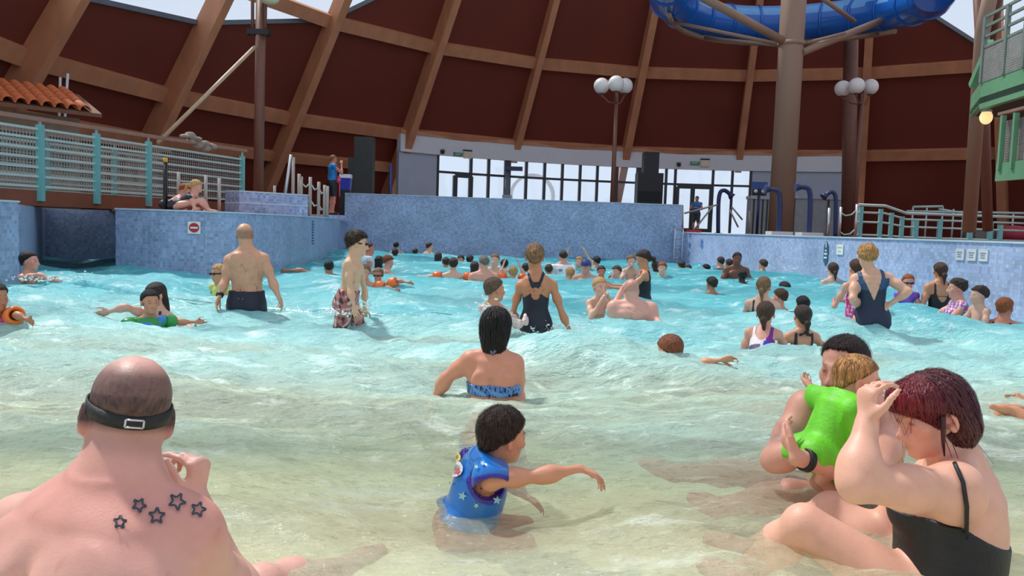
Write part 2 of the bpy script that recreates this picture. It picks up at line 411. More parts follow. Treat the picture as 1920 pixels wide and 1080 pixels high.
# sloping pool bed
def bed_z(x, y):
    y = np.asarray(y, float)
    return np.where(y < 2.9, -.27 + np.clip(1.2 - y, 0, 2) * .05, np.where(y < 9.0, -.27 - .136 * (y - 2.9), -1.10 - .048 * (y - 9.0)))
ys = np.concatenate([np.linspace(-1.2, 9, 52), np.linspace(9.4, 26, 30)]); xs = np.linspace(-15, 8.2, 40)
XX, YY = np.meshgrid(xs, ys); ZZ = bed_z(XX, YY)
vv = np.stack([XX, YY, ZZ], -1).reshape(-1, 3); nx_ = len(xs)
ii = np.arange((len(ys) - 1) * nx_).reshape(len(ys) - 1, nx_)[:, :-1].ravel()
me = fast_mesh('floor_pool_bed', vv, np.stack([ii, ii + 1, ii + nx_ + 1, ii + nx_], -1))
m, t = newmat('pool_bed'); MATS['pool_bed'] = m
out = t.add('ShaderNodeOutputMaterial'); p = t.add('ShaderNodeBsdfPrincipled'); t.link(p.outputs[0], out.inputs[0]); p.inputs['Roughness'].default_value = .6
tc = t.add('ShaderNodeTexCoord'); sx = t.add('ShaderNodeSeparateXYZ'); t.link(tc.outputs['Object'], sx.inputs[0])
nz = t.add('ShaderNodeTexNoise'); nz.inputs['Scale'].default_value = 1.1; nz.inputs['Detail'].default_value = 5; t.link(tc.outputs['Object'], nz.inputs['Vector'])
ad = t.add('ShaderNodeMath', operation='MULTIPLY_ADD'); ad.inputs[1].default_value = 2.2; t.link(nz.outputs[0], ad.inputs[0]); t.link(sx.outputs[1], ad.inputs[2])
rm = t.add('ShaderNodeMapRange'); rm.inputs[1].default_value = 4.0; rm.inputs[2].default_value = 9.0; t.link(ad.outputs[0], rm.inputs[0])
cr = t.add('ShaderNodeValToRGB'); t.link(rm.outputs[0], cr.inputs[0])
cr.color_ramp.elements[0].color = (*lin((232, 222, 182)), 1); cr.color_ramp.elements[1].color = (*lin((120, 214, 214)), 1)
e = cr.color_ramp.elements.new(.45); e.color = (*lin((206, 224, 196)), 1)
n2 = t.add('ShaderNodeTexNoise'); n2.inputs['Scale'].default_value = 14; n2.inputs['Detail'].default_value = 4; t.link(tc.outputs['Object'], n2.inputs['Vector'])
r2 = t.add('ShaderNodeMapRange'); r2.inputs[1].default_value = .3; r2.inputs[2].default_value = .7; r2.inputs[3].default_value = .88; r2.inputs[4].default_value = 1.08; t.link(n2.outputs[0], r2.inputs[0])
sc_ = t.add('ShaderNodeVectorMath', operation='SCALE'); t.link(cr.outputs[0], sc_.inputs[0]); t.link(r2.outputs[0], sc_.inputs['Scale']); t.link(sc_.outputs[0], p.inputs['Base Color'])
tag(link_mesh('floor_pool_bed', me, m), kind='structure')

# ------------------------------------------------------------------ water: swell through measured levels + chop
WCTRL = [(890, 958, 2.75), (1640, 1050, 2.2), (1480, 885, 2.8), (925, 724, 4.4), (1005, 638, 7.3), (460, 606, 7.8), (655, 598, 7.6), (1625, 615, 7.7),
         (285, 598, 6.6), (1185, 604, 8.2), (1265, 680, 5.3), (1432, 648, 6.6), (1503, 642, 6.8), (5, 612, 5.8), (1125, 588, 8.8), (60, 530, 8.3)]
_w = []
for (u, v, d) in WCTRL: _w.append(P(u, v, d))
_w += [V3(-3.5, 15.5, -.06), V3(0, 17, -.05), V3(3, 15.5, -.04), V3(5.2, 14.2, .14), V3(4.9, 15.2, .10), V3(0, 22.5, -.05), V3(3, 22, -.03), V3(-4, 21.5, .02), V3(0, 11, -.09), V3(0, 14, -.07), V3(2.5, 12, -.08), V3(-2, 12, -.08), V3(4.5, 10.5, -.08), V3(-4, 4, -.03), V3(3.5, 4.2, -.02), V3(.2, 1.5, -.1), V3(-1.5, 2.5, -.08)]
_w = np.array(_w)
def water_z(x, y, chop=True):
    x = np.asarray(x, float); y = np.asarray(y, float)
    num = np.full(np.broadcast(x, y).shape, -.06 * .12); den = np.full(num.shape, .12)
    for c in _w:
        sg = .20 * max(c[1], 3) ** .75
        g = np.exp(-((x - c[0]) ** 2 + (y - c[1]) ** 2) / (2 * sg * sg)); num = num + g * c[2]; den = den + g
    z = num / den
    if chop:
        rs = np.random.RandomState(3)
        for k in range(44):
            lam = 2.6 * (.905 ** k); th = rs.uniform(-.9, .9) + (math.pi / 2 if k % 5 else 0.4); ph = rs.uniform(0, 6.28)
            kx, ky = 2 * math.pi / lam * math.cos(th), 2 * math.pi / lam * math.sin(th)
            amp = .0165 * lam ** .80 * rs.uniform(.5, 1.3)
            fall = np.clip((y - .5) / 5.0, .2, 1.15) ; far = np.clip(1.9 - y / (14 * lam + 4), 0, 1)
            w = ph + kx * x + ky * y + .5 * np.sin(.9 * x + .7 * y + k)
            z = z + amp * fall * far * (np.abs(np.sin(w * .5)) * -1.6 + 1.0 if k % 3 == 0 else np.sin(w))
    return z
yw = np.concatenate([.25 * np.exp(np.linspace(0, math.log(24.6 / .25), 560))])
pool_x = lambda y: (-6.9, 6.9)
nc = 420
# columns fan out with distance so that ripples stay fine near the viewer
rows = []
for y in yw:
    half = min(7.0, 1.4 + .95 * y); rows.append(np.stack([np.linspace(-half if y < 8 else -15 + 0 * y, min(half, 7.0), nc) if y < 8 else np.concatenate([np.linspace(-14.5, -7.0, 40, endpoint=False), np.linspace(-7.0, 7.0, nc - 40)]), np.full(nc, y)], -1))
W2 = np.stack(rows); WZ = water_z(W2[..., 0], W2[..., 1])
vv = np.concatenate([W2, WZ[..., None]], -1).reshape(-1, 3)
ii = np.arange((len(yw) - 1) * nc).reshape(len(yw) - 1, nc)[:, :-1].ravel()
_rx = lambda y: np.interp(y, [p[1] for p in smooth_poly(RWP)][::-1], [p[0] for p in smooth_poly(RWP)][::-1])
_cx, _cy = vv[ii][:, 0], vv[ii][:, 1]; _yl = [p[1] for p in LW if p[1] >= 12.4]; 
keep = (_cx < _rx(_cy) + .03) & ~((_cy < 9.0) & (_cx < -5.65)) & (_cy < 24.3)
_lx = np.interp(_cy, [12.4] + [p[1] for p in LW[8:]], [-5.0] + [p[0] for p in LW[8:]])
keep &= ~((_cy > 12.6) & (_cx < _lx - .05) & (_cx > -.502 * _cy + .1)) & ~((_cy > 9.0) & (_cx < -.61 * _cy - .25)) & ~((_cy > 16.4) & (_cx < -5.5))
ii = ii[keep]
me = fast_mesh('water', vv, np.stack([ii, ii + 1, ii + nc + 1, ii + nc], -1))
dep = (WZ - bed_z(W2[..., 0], W2[..., 1])).ravel().astype(np.float32)
at = me.attributes.new('depth', 'FLOAT', 'POINT'); at.data.foreach_set('value', dep)
m, t = newmat('pool_water'); MATS['pool_water'] = m
out = t.add('ShaderNodeOutputMaterial')
da = t.add('ShaderNodeAttribute', attribute_name='depth')
tc = t.add('ShaderNodeTexCoord'); mp = t.add('ShaderNodeMapping'); mp.inputs['Scale'].default_value = (.75, 1.5, 1); t.link(tc.outputs['Object'], mp.inputs[0])
big = t.add('ShaderNodeTexNoise'); big.inputs['Scale'].default_value = .55; big.inputs['Detail'].default_value = 3; t.link(mp.outputs[0], big.inputs['Vector'])
dd = t.add('ShaderNodeMath', operation='MULTIPLY_ADD'); dd.inputs[1].default_value = .9; t.link(big.outputs[0], dd.inputs[0]); t.link(da.outputs['Fac'], dd.inputs[2])
def mrange(a, b, c, d, src):
    n = t.add('ShaderNodeMapRange'); n.inputs[1].default_value = a; n.inputs[2].default_value = b; n.inputs[3].default_value = c; n.inputs[4].default_value = d; t.link(src, n.inputs[0]); return n.outputs[0]
f = mrange(.60, 2.3, 0, 1, dd.outputs[0])
tcol = t.add('ShaderNodeValToRGB'); t.link(f, tcol.inputs[0]); tcol.color_ramp.elements[0].color = (.97, .99, .95, 1); tcol.color_ramp.elements[1].color = (.25, .78, .80, 1)
dcol = t.add('ShaderNodeValToRGB'); t.link(f, dcol.inputs[0])
dcol.color_ramp.elements[0].color = (*lin((214, 214, 184)), 1); dcol.color_ramp.elements[1].color = (*lin((60, 156, 172)), 1)
for pos, c in ((.12, (204, 220, 198)), (.30, (164, 216, 212)), (.60, (104, 192, 202))):
    e = dcol.color_ramp.elements.new(pos); e.color = (*lin(c), 1)
tr = t.add('ShaderNodeBsdfTransparent'); t.link(tcol.outputs[0], tr.inputs[0])
df = t.add('ShaderNodeBsdfDiffuse'); 
foam = t.add('ShaderNodeTexNoise'); foam.inputs['Scale'].default_value = 3.1; foam.inputs['Detail'].default_value = 7; foam.inputs['Roughness'].default_value = .68; foam.inputs['Distortion'].default_value = .6; t.link(mp.outputs[0], foam.inputs['Vector'])  # white foam streaks; in the shallows they also paint in bright caustic light
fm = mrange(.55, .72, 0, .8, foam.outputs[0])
fy = mrange(.15, .7, .55, 1, da.outputs['Fac']); foam_caustic = t.add('ShaderNodeMath', operation='MULTIPLY'); t.link(fm, foam_caustic.inputs[0]); t.link(fy, foam_caustic.inputs[1])
fx = t.add('ShaderNodeMix', data_type='RGBA'); fx.inputs['B'].default_value = (*lin((236, 246, 244)), 1); t.link(foam_caustic.outputs[0], fx.inputs['Factor']); t.link(dcol.outputs[0], fx.inputs['A']); t.link(fx.outputs['Result'], df.inputs[0])
m1 = t.add('ShaderNodeMixShader'); 
opa = t.add('ShaderNodeMath', operation='ADD', use_clamp=True); t.link(mrange(0.0, .30, .34, .94, f), opa.inputs[0]); t.link(foam_caustic.outputs[0], opa.inputs[1])
t.link(opa.outputs[0], m1.inputs[0]); t.link(tr.outputs[0], m1.inputs[1]); t.link(df.outputs[0], m1.inputs[2])
# fine ripples
mp2 = t.add('ShaderNodeMapping'); mp2.inputs['Scale'].default_value = (1, 2.4, 1); t.link(tc.outputs['Object'], mp2.inputs[0])
rp1 = t.add('ShaderNodeTexNoise'); rp1.inputs['Scale'].default_value = 7; rp1.inputs['Detail'].default_value = 5; rp1.inputs['Roughness'].default_value = .6; t.link(mp2.outputs[0], rp1.inputs['Vector'])
bp = t.add('ShaderNodeBump'); bp.inputs['Strength'].default_value = .8; bp.inputs['Distance'].default_value = .06; t.link(rp1.outputs[0], bp.inputs['Height'])
gs = t.add('ShaderNodeBsdfGlossy'); gs.inputs['Roughness'].default_value = .08; gs.inputs[0].default_value = (1, 1, 1, 1); t.link(bp.outputs[0], gs.inputs['Normal']); t.link(bp.outputs[0], df.inputs['Normal'])
fr = t.add('ShaderNodeFresnel'); fr.inputs[0].default_value = 1.33; t.link(bp.outputs[0], fr.inputs['Normal'])
fl = t.add('ShaderNodeMath', operation='MINIMUM'); fl.inputs[1].default_value = .34; t.link(fr.outputs[0], fl.inputs[0])
m2 = t.add('ShaderNodeMixShader'); t.link(fl.outputs[0], m2.inputs[0]); t.link(m1.outputs[0], m2.inputs[1]); t.link(gs.outputs[0], m2.inputs[2]); t.link(m2.outputs[0], out.inputs[0])
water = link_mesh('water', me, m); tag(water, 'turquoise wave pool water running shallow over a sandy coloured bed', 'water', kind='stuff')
# ================================================================== figures: smooth solids, meshed as one continuous skin
class Sdf:
    def __init__(s): s.p = []
    def cone(s, a, b, ra, rb, k=.02, sub=False):
        a = np.asarray(a, float); b = np.asarray(b, float); r = max(ra, rb)
        s.p.append(('c', (a, b, ra, rb), k, sub, np.minimum(a, b) - r, np.maximum(a, b) + r)); return s
    def ell(s, c, r, R=None, k=.02, sub=False):
        c = np.asarray(c, float); r = np.asarray(r, float) if np.ndim(r) else np.full(3, r); R = np.eye(3) if R is None else np.asarray(R)
        e = np.sqrt(((R.T * r) ** 2).sum(1)) if R is not None else r
        s.p.append(('e', (c, r, R), k, sub, c - e, c + e)); return s
    def loft(s, a, b, right, st, k=.03):   # stations: t, half width, half depth, forward offset
        a = np.asarray(a, float); b = np.asarray(b, float); up = nrm(b - a); right = nrm(right - up * np.dot(right, up)); fwd = np.cross(up, right)
        st = np.array(st); r = st[:, 1:3].max() + np.abs(st[:, 3]).max() + .02
        s.p.append(('l', (a, b, up, right, fwd, st), k, False, np.minimum(a, b) - r, np.maximum(a, b) + r)); return s
    def add(s, g, k=.01):
        lo, hi = g.bounds(); s.p.append(('g', g, k, False, lo, hi)); return s
    def bounds(s):
        q = [p for p in s.p if not p[3]]
        return np.min([p[4] for p in q], 0), np.max([p[5] for p in q], 0)
    def ev(s, ax, h):
        X, Y, Z = ax; D = np.full((len(X), len(Y), len(Z)), 1.0, np.float32)
        for typ, pr, k, sub, lo, hi in s.p:
            mg = k + 3 * h; sl = []
            for A, l, u in zip(ax, lo - mg, hi + mg): sl.append(slice(np.searchsorted(A, l), np.searchsorted(A, u)))
            sl = tuple(sl); sx, sy, sz = X[sl[0]], Y[sl[1]], Z[sl[2]]
            if not len(sx) or not len(sy) or not len(sz): continue
            if typ == 'g': d = pr.ev((sx, sy, sz), h)
            else:
                x = sx[:, None, None]; y = sy[None, :, None]; z = sz[None, None, :]
                if typ == 'c':
                    a, b, ra, rb = pr; ba = b - a; L = float(ba @ ba) + 1e-12
                    px, py, pz = x - a[0], y - a[1], z - a[2]
                    t = np.clip((px * ba[0] + py * ba[1] + pz * ba[2]) / L, 0, 1)
                    d = np.sqrt((px - t * ba[0]) ** 2 + (py - t * ba[1]) ** 2 + (pz - t * ba[2]) ** 2) - (ra + t * (rb - ra))
                elif typ == 'e':
                    c, r, R = pr; px, py, pz = x - c[0], y - c[1], z - c[2]
                    q = [(R[i][0] * px + R[i][1] * py + R[i][2] * pz) for i in range(3)]
                    k0 = np.sqrt((q[0] / r[0]) ** 2 + (q[1] / r[1]) ** 2 + (q[2] / r[2]) ** 2); k1 = np.sqrt((q[0] / r[0] ** 2) ** 2 + (q[1] / r[1] ** 2) ** 2 + (q[2] / r[2] ** 2) ** 2)
                    d = k0 * (k0 - 1) / (k1 + 1e-9)
                else:
                    a, b, up, rt, fw, st = pr; L = np.linalg.norm(b - a); px, py, pz = x - a[0], y - a[1], z - a[2]
                    axl = px * up[0] + py * up[1] + pz * up[2]; t = np.clip(axl / L, 0, 1)
                    sh = t.shape; tf = t.ravel(); A, B, O = (smooth_interp(tf, st[:, 0], st[:, i]).reshape(sh) for i in (1, 2, 3))
                    qx = px * rt[0] + py * rt[1] + pz * rt[2]; qy = px * fw[0] + py * fw[1] + pz * fw[2] - O
                    k0 = np.sqrt((qx / A) ** 2 + (qy / B) ** 2); k1 = np.sqrt((qx / A ** 2) ** 2 + (qy / B ** 2) ** 2)
                    d = k0 * (k0 - 1) / (k1 + 1e-6); d = np.where(k0 < .05, -np.minimum(A, B), d)
                    o = np.abs(axl - t * L); d = np.where(o > 0, np.sqrt(np.maximum(d, 0) ** 2 + o * o) + np.minimum(d, 0) * 0, d)
            cur = D[sl]
            if sub:
                hh = np.clip(.5 - .5 * (cur + d) / k, 0, 1); D[sl] = cur * (1 - hh) - d * hh + k * hh * (1 - hh)
            else:
                kk = max(k, 1e-4); hh = np.clip(.5 + .5 * (cur - d) / kk, 0, 1); D[sl] = cur * (1 - hh) + d * hh - kk * hh * (1 - hh)
        return D
    def axes(s, h, pad=.03, lo=None, hi=None):
        l, u = s.bounds(); l = l - pad; u = u + pad
        if lo is not None: l = np.maximum(l, lo)
        if hi is not None: u = np.minimum(u, hi)
        return tuple(np.arange(l[i], u[i] + h, h) for i in range(3))
def smooth_interp(t, xp, fp):
    i = np.clip(np.searchsorted(xp, t) - 1, 0, len(xp) - 2); w = np.clip((t - xp[i]) / (xp[i + 1] - xp[i]), 0, 1); w = w * w * (3 - 2 * w) * .5 + w * .5
    return fp[i] * (1 - w) + fp[i + 1] * w
def surface_nets(D, ax, h):
    D = D.copy(); D[0] = D[-1] = 1; D[:, 0] = D[:, -1] = 1; D[:, :, 0] = D[:, :, -1] = 1
    S = D < 0; n = np.array(D.shape) - 1
    cs = [S[i:n[0] + i, j:n[1] + j, k:n[2] + k] for i in (0, 1) for j in (0, 1) for k in (0, 1)]
    c = sum(x.astype(np.int8) for x in cs); mask = (c > 0) & (c < 8); I, J, K = np.nonzero(mask)
    idx = np.full(mask.shape, -1, np.int32); idx[mask] = np.arange(len(I))
    acc = np.zeros((len(I), 3)); cnt = np.zeros(len(I))
    corners = [(i, j, k) for i in (0, 1) for j in (0, 1) for k in (0, 1)]; val = {q: D[I + q[0], J + q[1], K + q[2]] for q in corners}
    for q in corners:
        for a in range(3):
            if q[a]: continue
            q2 = list(q); q2[a] = 1; q2 = tuple(q2); da, db = val[q], val[q2]; cr = (da < 0) != (db < 0)
            t = np.where(cr, da / np.where(cr, da - db, 1), 0); w = cr.astype(float)
            for i in range(3): acc[:, i] += w * (q[i] + (t if i == a else 0))
            cnt += w
    V = (acc / cnt[:, None] + np.stack([I, J, K], 1)) * h + np.array([ax[0][0], ax[1][0], ax[2][0]])
    Q = []
    for a in range(3):
        s0 = [slice(None)] * 3; s1 = [slice(None)] * 3; s0[a] = slice(0, -1); s1[a] = slice(1, None)
        A, B = S[tuple(s0)], S[tuple(s1)]; e = A != B; b, c2 = (a + 1) % 3, (a + 2) % 3
        g = np.stack(np.nonzero(e), 1); ok = (g[:, b] > 0) & (g[:, c2] > 0) & (g[:, b] < D.shape[b] - 1) & (g[:, c2] < D.shape[c2] - 1); g = g[ok]; fl = A[tuple(g.T)]
        def at(db, dc):
            q = g.copy(); q[:, b] += db; q[:, c2] += dc; return idx[tuple(q.T)]
        q = np.stack([at(-1, -1), at(0, -1), at(0, 0), at(-1, 0)], 1); q[~fl] = q[~fl][:, ::-1]; Q.append(q)
    Q = np.concatenate(Q); Q = Q[(Q >= 0).all(1)]
    return V, Q
def relax(V, Q, n=1, w=.5):
    for _ in range(n):
        s = np.zeros_like(V); c = np.zeros(len(V))
        for i in range(4):
            a, b = Q[:, i], Q[:, (i + 1) % 4]; np.add.at(s, a, V[b]); np.add.at(c, a, 1)
        V = V * (1 - w) + w * s / np.maximum(c, 1)[:, None]
    return V
def vnoise(Pn, f, seed=0):              # cheap smooth noise
    rs = np.random.RandomState(seed); r = 0
    for i in range(5):
        k = rs.normal(size=3) * f; r = r + np.sin(Pn @ k + rs.uniform(0, 6.28))
    return r / 5

M_SKIN = mat('skin', (220, 170, 145), .48, var=.07, scale=22, attr='Col', spec=.4, bump=.06, bscale=160)
M_HAIR = mat('hair', (60, 40, 30), .5, var=.45, scale=90, attr='Col', bump=.9, bscale=120, stretch=(1, 1, .22), spec=.35)
M_CLOTH = mat('swim_fabric', (20, 20, 30), .55, var=.10, scale=30, attr='Col', bump=.15, bscale=90)
M_VINYL = mat('inflatable_vinyl', (240, 110, 40), .25, var=.05, attr='Col', coat=.3)

SKIN = {'pale': (238, 196, 176), 'pink': (232, 178, 160), 'tan': (214, 158, 124), 'warm': (222, 166, 134), 'brown': (128, 82, 62), 'dark': (78, 50, 42), 'olive': (196, 144, 112), 'red': (216, 146, 124)}
HAIRC = {'black': (30, 26, 27), 'dark': (54, 40, 34), 'brown': (74, 50, 36), 'light': (132, 98, 66), 'blond': (198, 152, 96), 'ginger': (150, 78, 40), 'grey': (120, 108, 98), 'red': (74, 12, 24)}

def frame(fwd, up):
    f = nrm(fwd); r = nrm(np.cross(f, up)); u = np.cross(r, f); return np.array([r, f, u])      # rows: right, forward, up
def hand(g, w, d, pn, s=1., curl=(.35, .35, .3), spread=.10, side=1, k=.006, thumb=.6, curls=None):
    """wrist w, direction d, palm normal pn, side: +1 when the thumb lies along cross(d, pn)"""
    d = nrm(d); pn = nrm(pn - d * np.dot(pn, d)); sd = np.cross(d, pn) * side
    R = np.array([sd, d, pn])
    g.ell(w + d * .048 * s, (.040 * s, .054 * s, .0165 * s), R, k=.012); g.ell(w + d * .078 * s, (.041 * s, .022 * s, .014 * s), R, k=.01)
    L = [(.040, .026, .021), (.046, .030, .023), (.043, .028, .022), (.034, .021, .019)]
    for i in range(4):
        f = Sdf(); o = (1.5 - i) * .0205 * s; base = w + d * (.088 - .006 * abs(i - 1.2)) * s + sd * o; ang = (1.5 - i) * spread
        dr = nrm(d * math.cos(ang) + sd * math.sin(ang)); ax_n = pn; cur = 0; p = base; rr = (.0098 if i < 3 else .0085) * s
        cc = curls[i] if curls else curl
        for j in range(3):
            cur += cc[j]; q = p + (dr * math.cos(cur) + ax_n * math.sin(cur)) * L[i][j] * s; f.cone(p, q, rr, rr * .9, k=.003); p = q; rr *= .92
        g.add(f, k)
    f = Sdf(); b = w + d * .022 * s + sd * .03 * s; t1 = nrm(sd * .75 + d * .6 + pn * .25 * thumb); t2 = nrm(sd * .35 + d * .9 + pn * .45 * thumb)
    q1 = b + t1 * .042 * s; q2 = q1 + t2 * .034 * s; q3 = q2 + nrm(t2 + pn * .3 * thumb + d * .1) * .026 * s
    f.cone(b, q1, .0165 * s, .0125 * s, k=.004).cone(q1, q2, .0118 * s, .0108 * s, k=.003).cone(q2, q3, .0106 * s, .0085 * s, k=.003); g.add(f, k + .004)

def head_sdf(c, H, hs, det=1, fem=False, nose=1.0, jaw=1.0, child=False):
    g = Sdf(); Wd = lambda *v: c + hs * (np.asarray(v, float) @ H)
    def E(v, r, k=.02, sub=False): g.ell(Wd(*v), np.asarray(r) * hs, H, k * hs, sub)
    E((0, -.018, .036), (.0755, .097, .083)); E((0, .030, -.042), ((.052 if fem or child else .057) * jaw, .063, .070), .03)
    E((0, .010, -.065), (.050 * jaw, .055, .040), .03)
    E((0, .066, -.100 if not child else -.092), (.024 * jaw, .020, .018), .025)
    for sx in (-1, 1):
        E((sx * .081, -.012, -.012), (.010, .020, .033), .006)
        if det: E((sx * .041, .052, -.020), (.022, .024, .020), .022)
    if det:
        g.cone(Wd(0, .088, .012), Wd(0, .092 + .018 * nose, -.036), .0075 * hs, .0125 * hs * nose, .012 * hs)
        for sx in (-1, 1): E((sx * .0125 * nose, .094 + .004 * nose, -.041), (.0095, .010, .0085), .006)
        E((0, .080, .022), (.046, .013, .010), .016)
        if det > 1:
            for sx in (-1, 1):
                E((sx * .031, .098, .002), (.017, .014, .0095), .010, True); E((sx * .031, .076, .001), (.0135, .0125, .0115), .004)
                E((sx * .081, -.006, -.010), (.006, .011, .019), .006, True)
            E((0, .0905, -.0655), (.022, .0085, .0055), .006); E((0, .0885, -.0765), (.019, .0085, .0065), .006)
            E((0, .101, -.0708), (.024, .010, .0018), .004, True)
    else:
        E((0, .098, -.028), (.012, .016, .018), .012)
    return g

def grow(sd, h, lo=None, hi=None, smooth=1, region=None, off=0.0, warp=None):
    ax = sd.axes(h, .03 + off, lo, hi); D = sd.ev(ax, h) - off
    if region is not None:
        X, Y, Z = np.meshgrid(*ax, indexing='ij'); Pn = np.stack([X, Y, Z], -1); near = np.abs(D) < 6 * h + .05
        near |= D < 0
        rr = np.ones(D.shape, np.float32); rr[near] = region(Pn[near]); D = np.maximum(D, rr)
    V, Q = surface_nets(D, ax, h)
    if len(V) == 0: return V, Q
    return (relax(V, Q, smooth, .45) if smooth else V), Q

class Person:
    def __init__(s, label, group=None, h=.012, name='person'):
        s.label = label; s.h = h; s.core = Sdf(); s.arms = Sdf(); s.name = name; s.group = group; s.parts = []; s.paint = []; s.kw = {}
    # ---------------- skeleton j: dict of world points
    def build(s, j, sc=1., hs=1., sex='m', fat=1., skin='pale', det=1, hands=None, jaw=1., nose=1., shirt=0, armfat=1., legs=True, belly=0., child=False, bow=0., neckr=1., loft=None, armk=.03, trap=1.):
        s.j = j; s.sc = sc; s.hs = hs; s.sex = sex; s.skin = np.array(lin(SKIN[skin] if isinstance(skin, str) else skin)) * np.array([.84, .75, .70])
        up = nrm(j['nek'] - j['pel']); rt = nrm(j['shR'] - j['shL']); rt = nrm(rt - up * np.dot(rt, up)); fw = np.cross(up, rt)
        s.T = np.array([rt, fw, up]); L = np.linalg.norm(j['nek'] - j['pel']); s.L = L
        a = j['pel'] - up * .07 * sc; b = j['nek'] + up * .0
        hw = np.linalg.norm(j['shR'] - j['shL']) / 2; f2 = sc * fat
        if loft is None:
            if child: st = [(0, .105 * f2, .085 * f2, 0), (.15, .118 * f2, .092 * f2, 0), (.4, .112 * f2, .092 * f2, .012 * sc), (.65, .118 * f2, .09 * f2, .004), (.82, .118 * f2, .085 * f2, 0), (.95, .085 * f2, .06 * f2, -.005), (1, .05 * f2, .05 * f2, 0)]
            elif sex == 'f': st = [(0, .135 * f2, .105 * f2, -.01 * sc), (.16, .172 * f2, .118 * f2, -.015 * sc), (.42, .122 * f2, .092 * f2, .005 * sc), (.62, .132 * f2, .098 * f2, .0), (.8, .148 * f2, .098 * f2, 0), (.94, .105 * f2, .068 * f2, -.01 * sc), (1, .055 * f2, .055 * f2, 0)]
            else: st = [(0, .13 * f2, .105 * f2, -.01 * sc), (.16, .158 * f2, .115 * f2, -.01 * sc), (.40, .146 * f2, .104 * f2, .01 * sc), (.62, .162 * f2, .112 * f2, .005 * sc), (.81, .174 * f2, .112 * f2, .0), (.94, .125 * f2, .078 * f2, -.012 * sc), (1, .062 * f2, .06 * f2, 0)]
        else: st = [(q[0], q[1] * sc, q[2] * sc, q[3] * sc) for q in loft]
        if bow: st = [(q[0], q[1], q[2], q[3] - bow * sc * math.sin(math.pi * min(1, q[0])) ) for q in st]
        if belly: st = [(q[0], q[1], q[2] + belly * sc * math.exp(-((q[0] - .33) / .2) ** 2) * .6, q[3] + belly * sc * math.exp(-((q[0] - .33) / .2) ** 2) * .5) for q in st]
        c = s.trunk = Sdf(); c.loft(a, b, rt, st, .05)
        ar = (.88 if sex == 'f' else 1.) * sc * armfat; chd = .9 if child else 1
        for sd_ in ('L', 'R'):
            sh = j['sh' + sd_]; c.cone(j['nek'] + up * .01, sh + up * .012 * sc, .047 * sc * fat * trap, .045 * ar, .045 * sc)
            c.ell(sh - up * .012 * sc, (.058 * ar, .058 * ar, .062 * ar), s.T, .04 * sc)
            if sex == 'f' and not child:
                sg = 1 if sd_ == 'R' else -1; c.ell(j['pel'] + up * L * .66 + rt * sg * .07 * f2 + fw * .095 * f2, (.058 * f2, .05 * f2, .058 * f2), s.T, .03)
        if not child and sex == 'm':
            for sg in (-1, 1): c.ell(j['pel'] + up * L * .74 + rt * sg * .08 * sc + fw * .085 * f2, (.075 * sc, .032 * sc, .055 * sc), s.T, .03)
        for sg in (-1, 1): c.ell(j['pel'] - up * .05 * sc - fw * .055 * f2 + rt * sg * .07 * f2, (.085 * f2, .082 * f2, .092 * f2), s.T, .04 * sc)
        s.core.add(c, .01); c = s.core
        if legs:
            lr = (1.03 if sex == 'f' else 1.) * sc * fat ** .7 * (.86 if child else 1)
            for sd_ in ('L', 'R'):
                hp, kn, an = j['hip' + sd_], j['kn' + sd_], j['an' + sd_]; lg = Sdf()
                lg.cone(hp, kn, .083 * lr, .054 * lr, .02); m_ = kn * .68 + an * .32
                lg.cone(kn, an, .05 * lr, .034 * lr, .02); back = nrm(np.cross(np.cross(an - kn, kn - hp) + 1e-6, an - kn)); lg.ell(m_ - 0 * back, (.05 * lr,) * 3, None, .05)
                ft = j.get('toe' + sd_, an + fw * .17 * sc - up * .04 * sc)
                fd = nrm(ft - an); lg.cone(an - up * .03 * sc * 0, an * .55 + ft * .45, .036 * lr, .034 * lr, .02); lg.cone(an * .5 + ft * .5, ft, .034 * lr, .022 * lr, .02)
                c.add(lg, .035 * sc)
        A = s.arms
        for sd_ in ('L', 'R'):
            if 'el' + sd_ not in j: continue
            sh, el, wr = j['sh' + sd_], j['el' + sd_], j['wr' + sd_]; g = Sdf()
            g.cone(sh, el, .049 * ar * chd, .037 * ar * chd, .02); g.ell(sh * .52 + el * .48, np.array((.043, .043, .043)) * ar * chd, None, .05)
            g.cone(el, wr, .038 * ar * chd, .025 * ar * chd, .02); g.ell(el * .72 + wr * .28, np.array((.041, .041, .041)) * ar * chd, None, .045)
            hd = (hands or {}).get(sd_, {}); d_ = hd.get('d', nrm(wr - el)); pn = hd.get('n', None)
            sg = 1 if sd_ == 'R' else -1
            if pn is None: pn = -sg * rt + .15 * fw
            if det or hd:
                hand(g, wr, d_, np.asarray(pn, float), hd.get('s', sc * (.95 if sex == 'f' else 1.02)), hd.get('curl', (.3, .35, .3)), hd.get('spread', .1), hd.get('side', 1 if sd_ == 'R' else -1) , thumb=hd.get('thumb', .6), curls=hd.get('curls'))
            else:
                pnn = nrm(np.asarray(pn, float) - d_ * np.dot(pn, d_)); sdv = np.cross(d_, pnn)
                g.ell(wr + d_ * .05 * sc, (.036 * sc, .055 * sc, .018 * sc), np.array([sdv, d_, pnn]), .02)
                for q in (-1.5, -.5, .5, 1.5): g.cone(wr + d_ * .08 * sc + sdv * q * .02 * sc, wr + d_ * .165 * sc + sdv * q * .024 * sc + pnn * .03 * sc, .010 * sc, .009 * sc, .005)
                g.cone(wr + d_ * .03 * sc + sdv * .03 * sc * sg, wr + d_ * .09 * sc + sdv * .06 * sc * sg, .012 * sc, .010 * sc, .008)
            A.add(g, .008)
        s.H = frame(j['hf'], j.get('hu', V3(0, 0, 1))); s.hc = j['head']
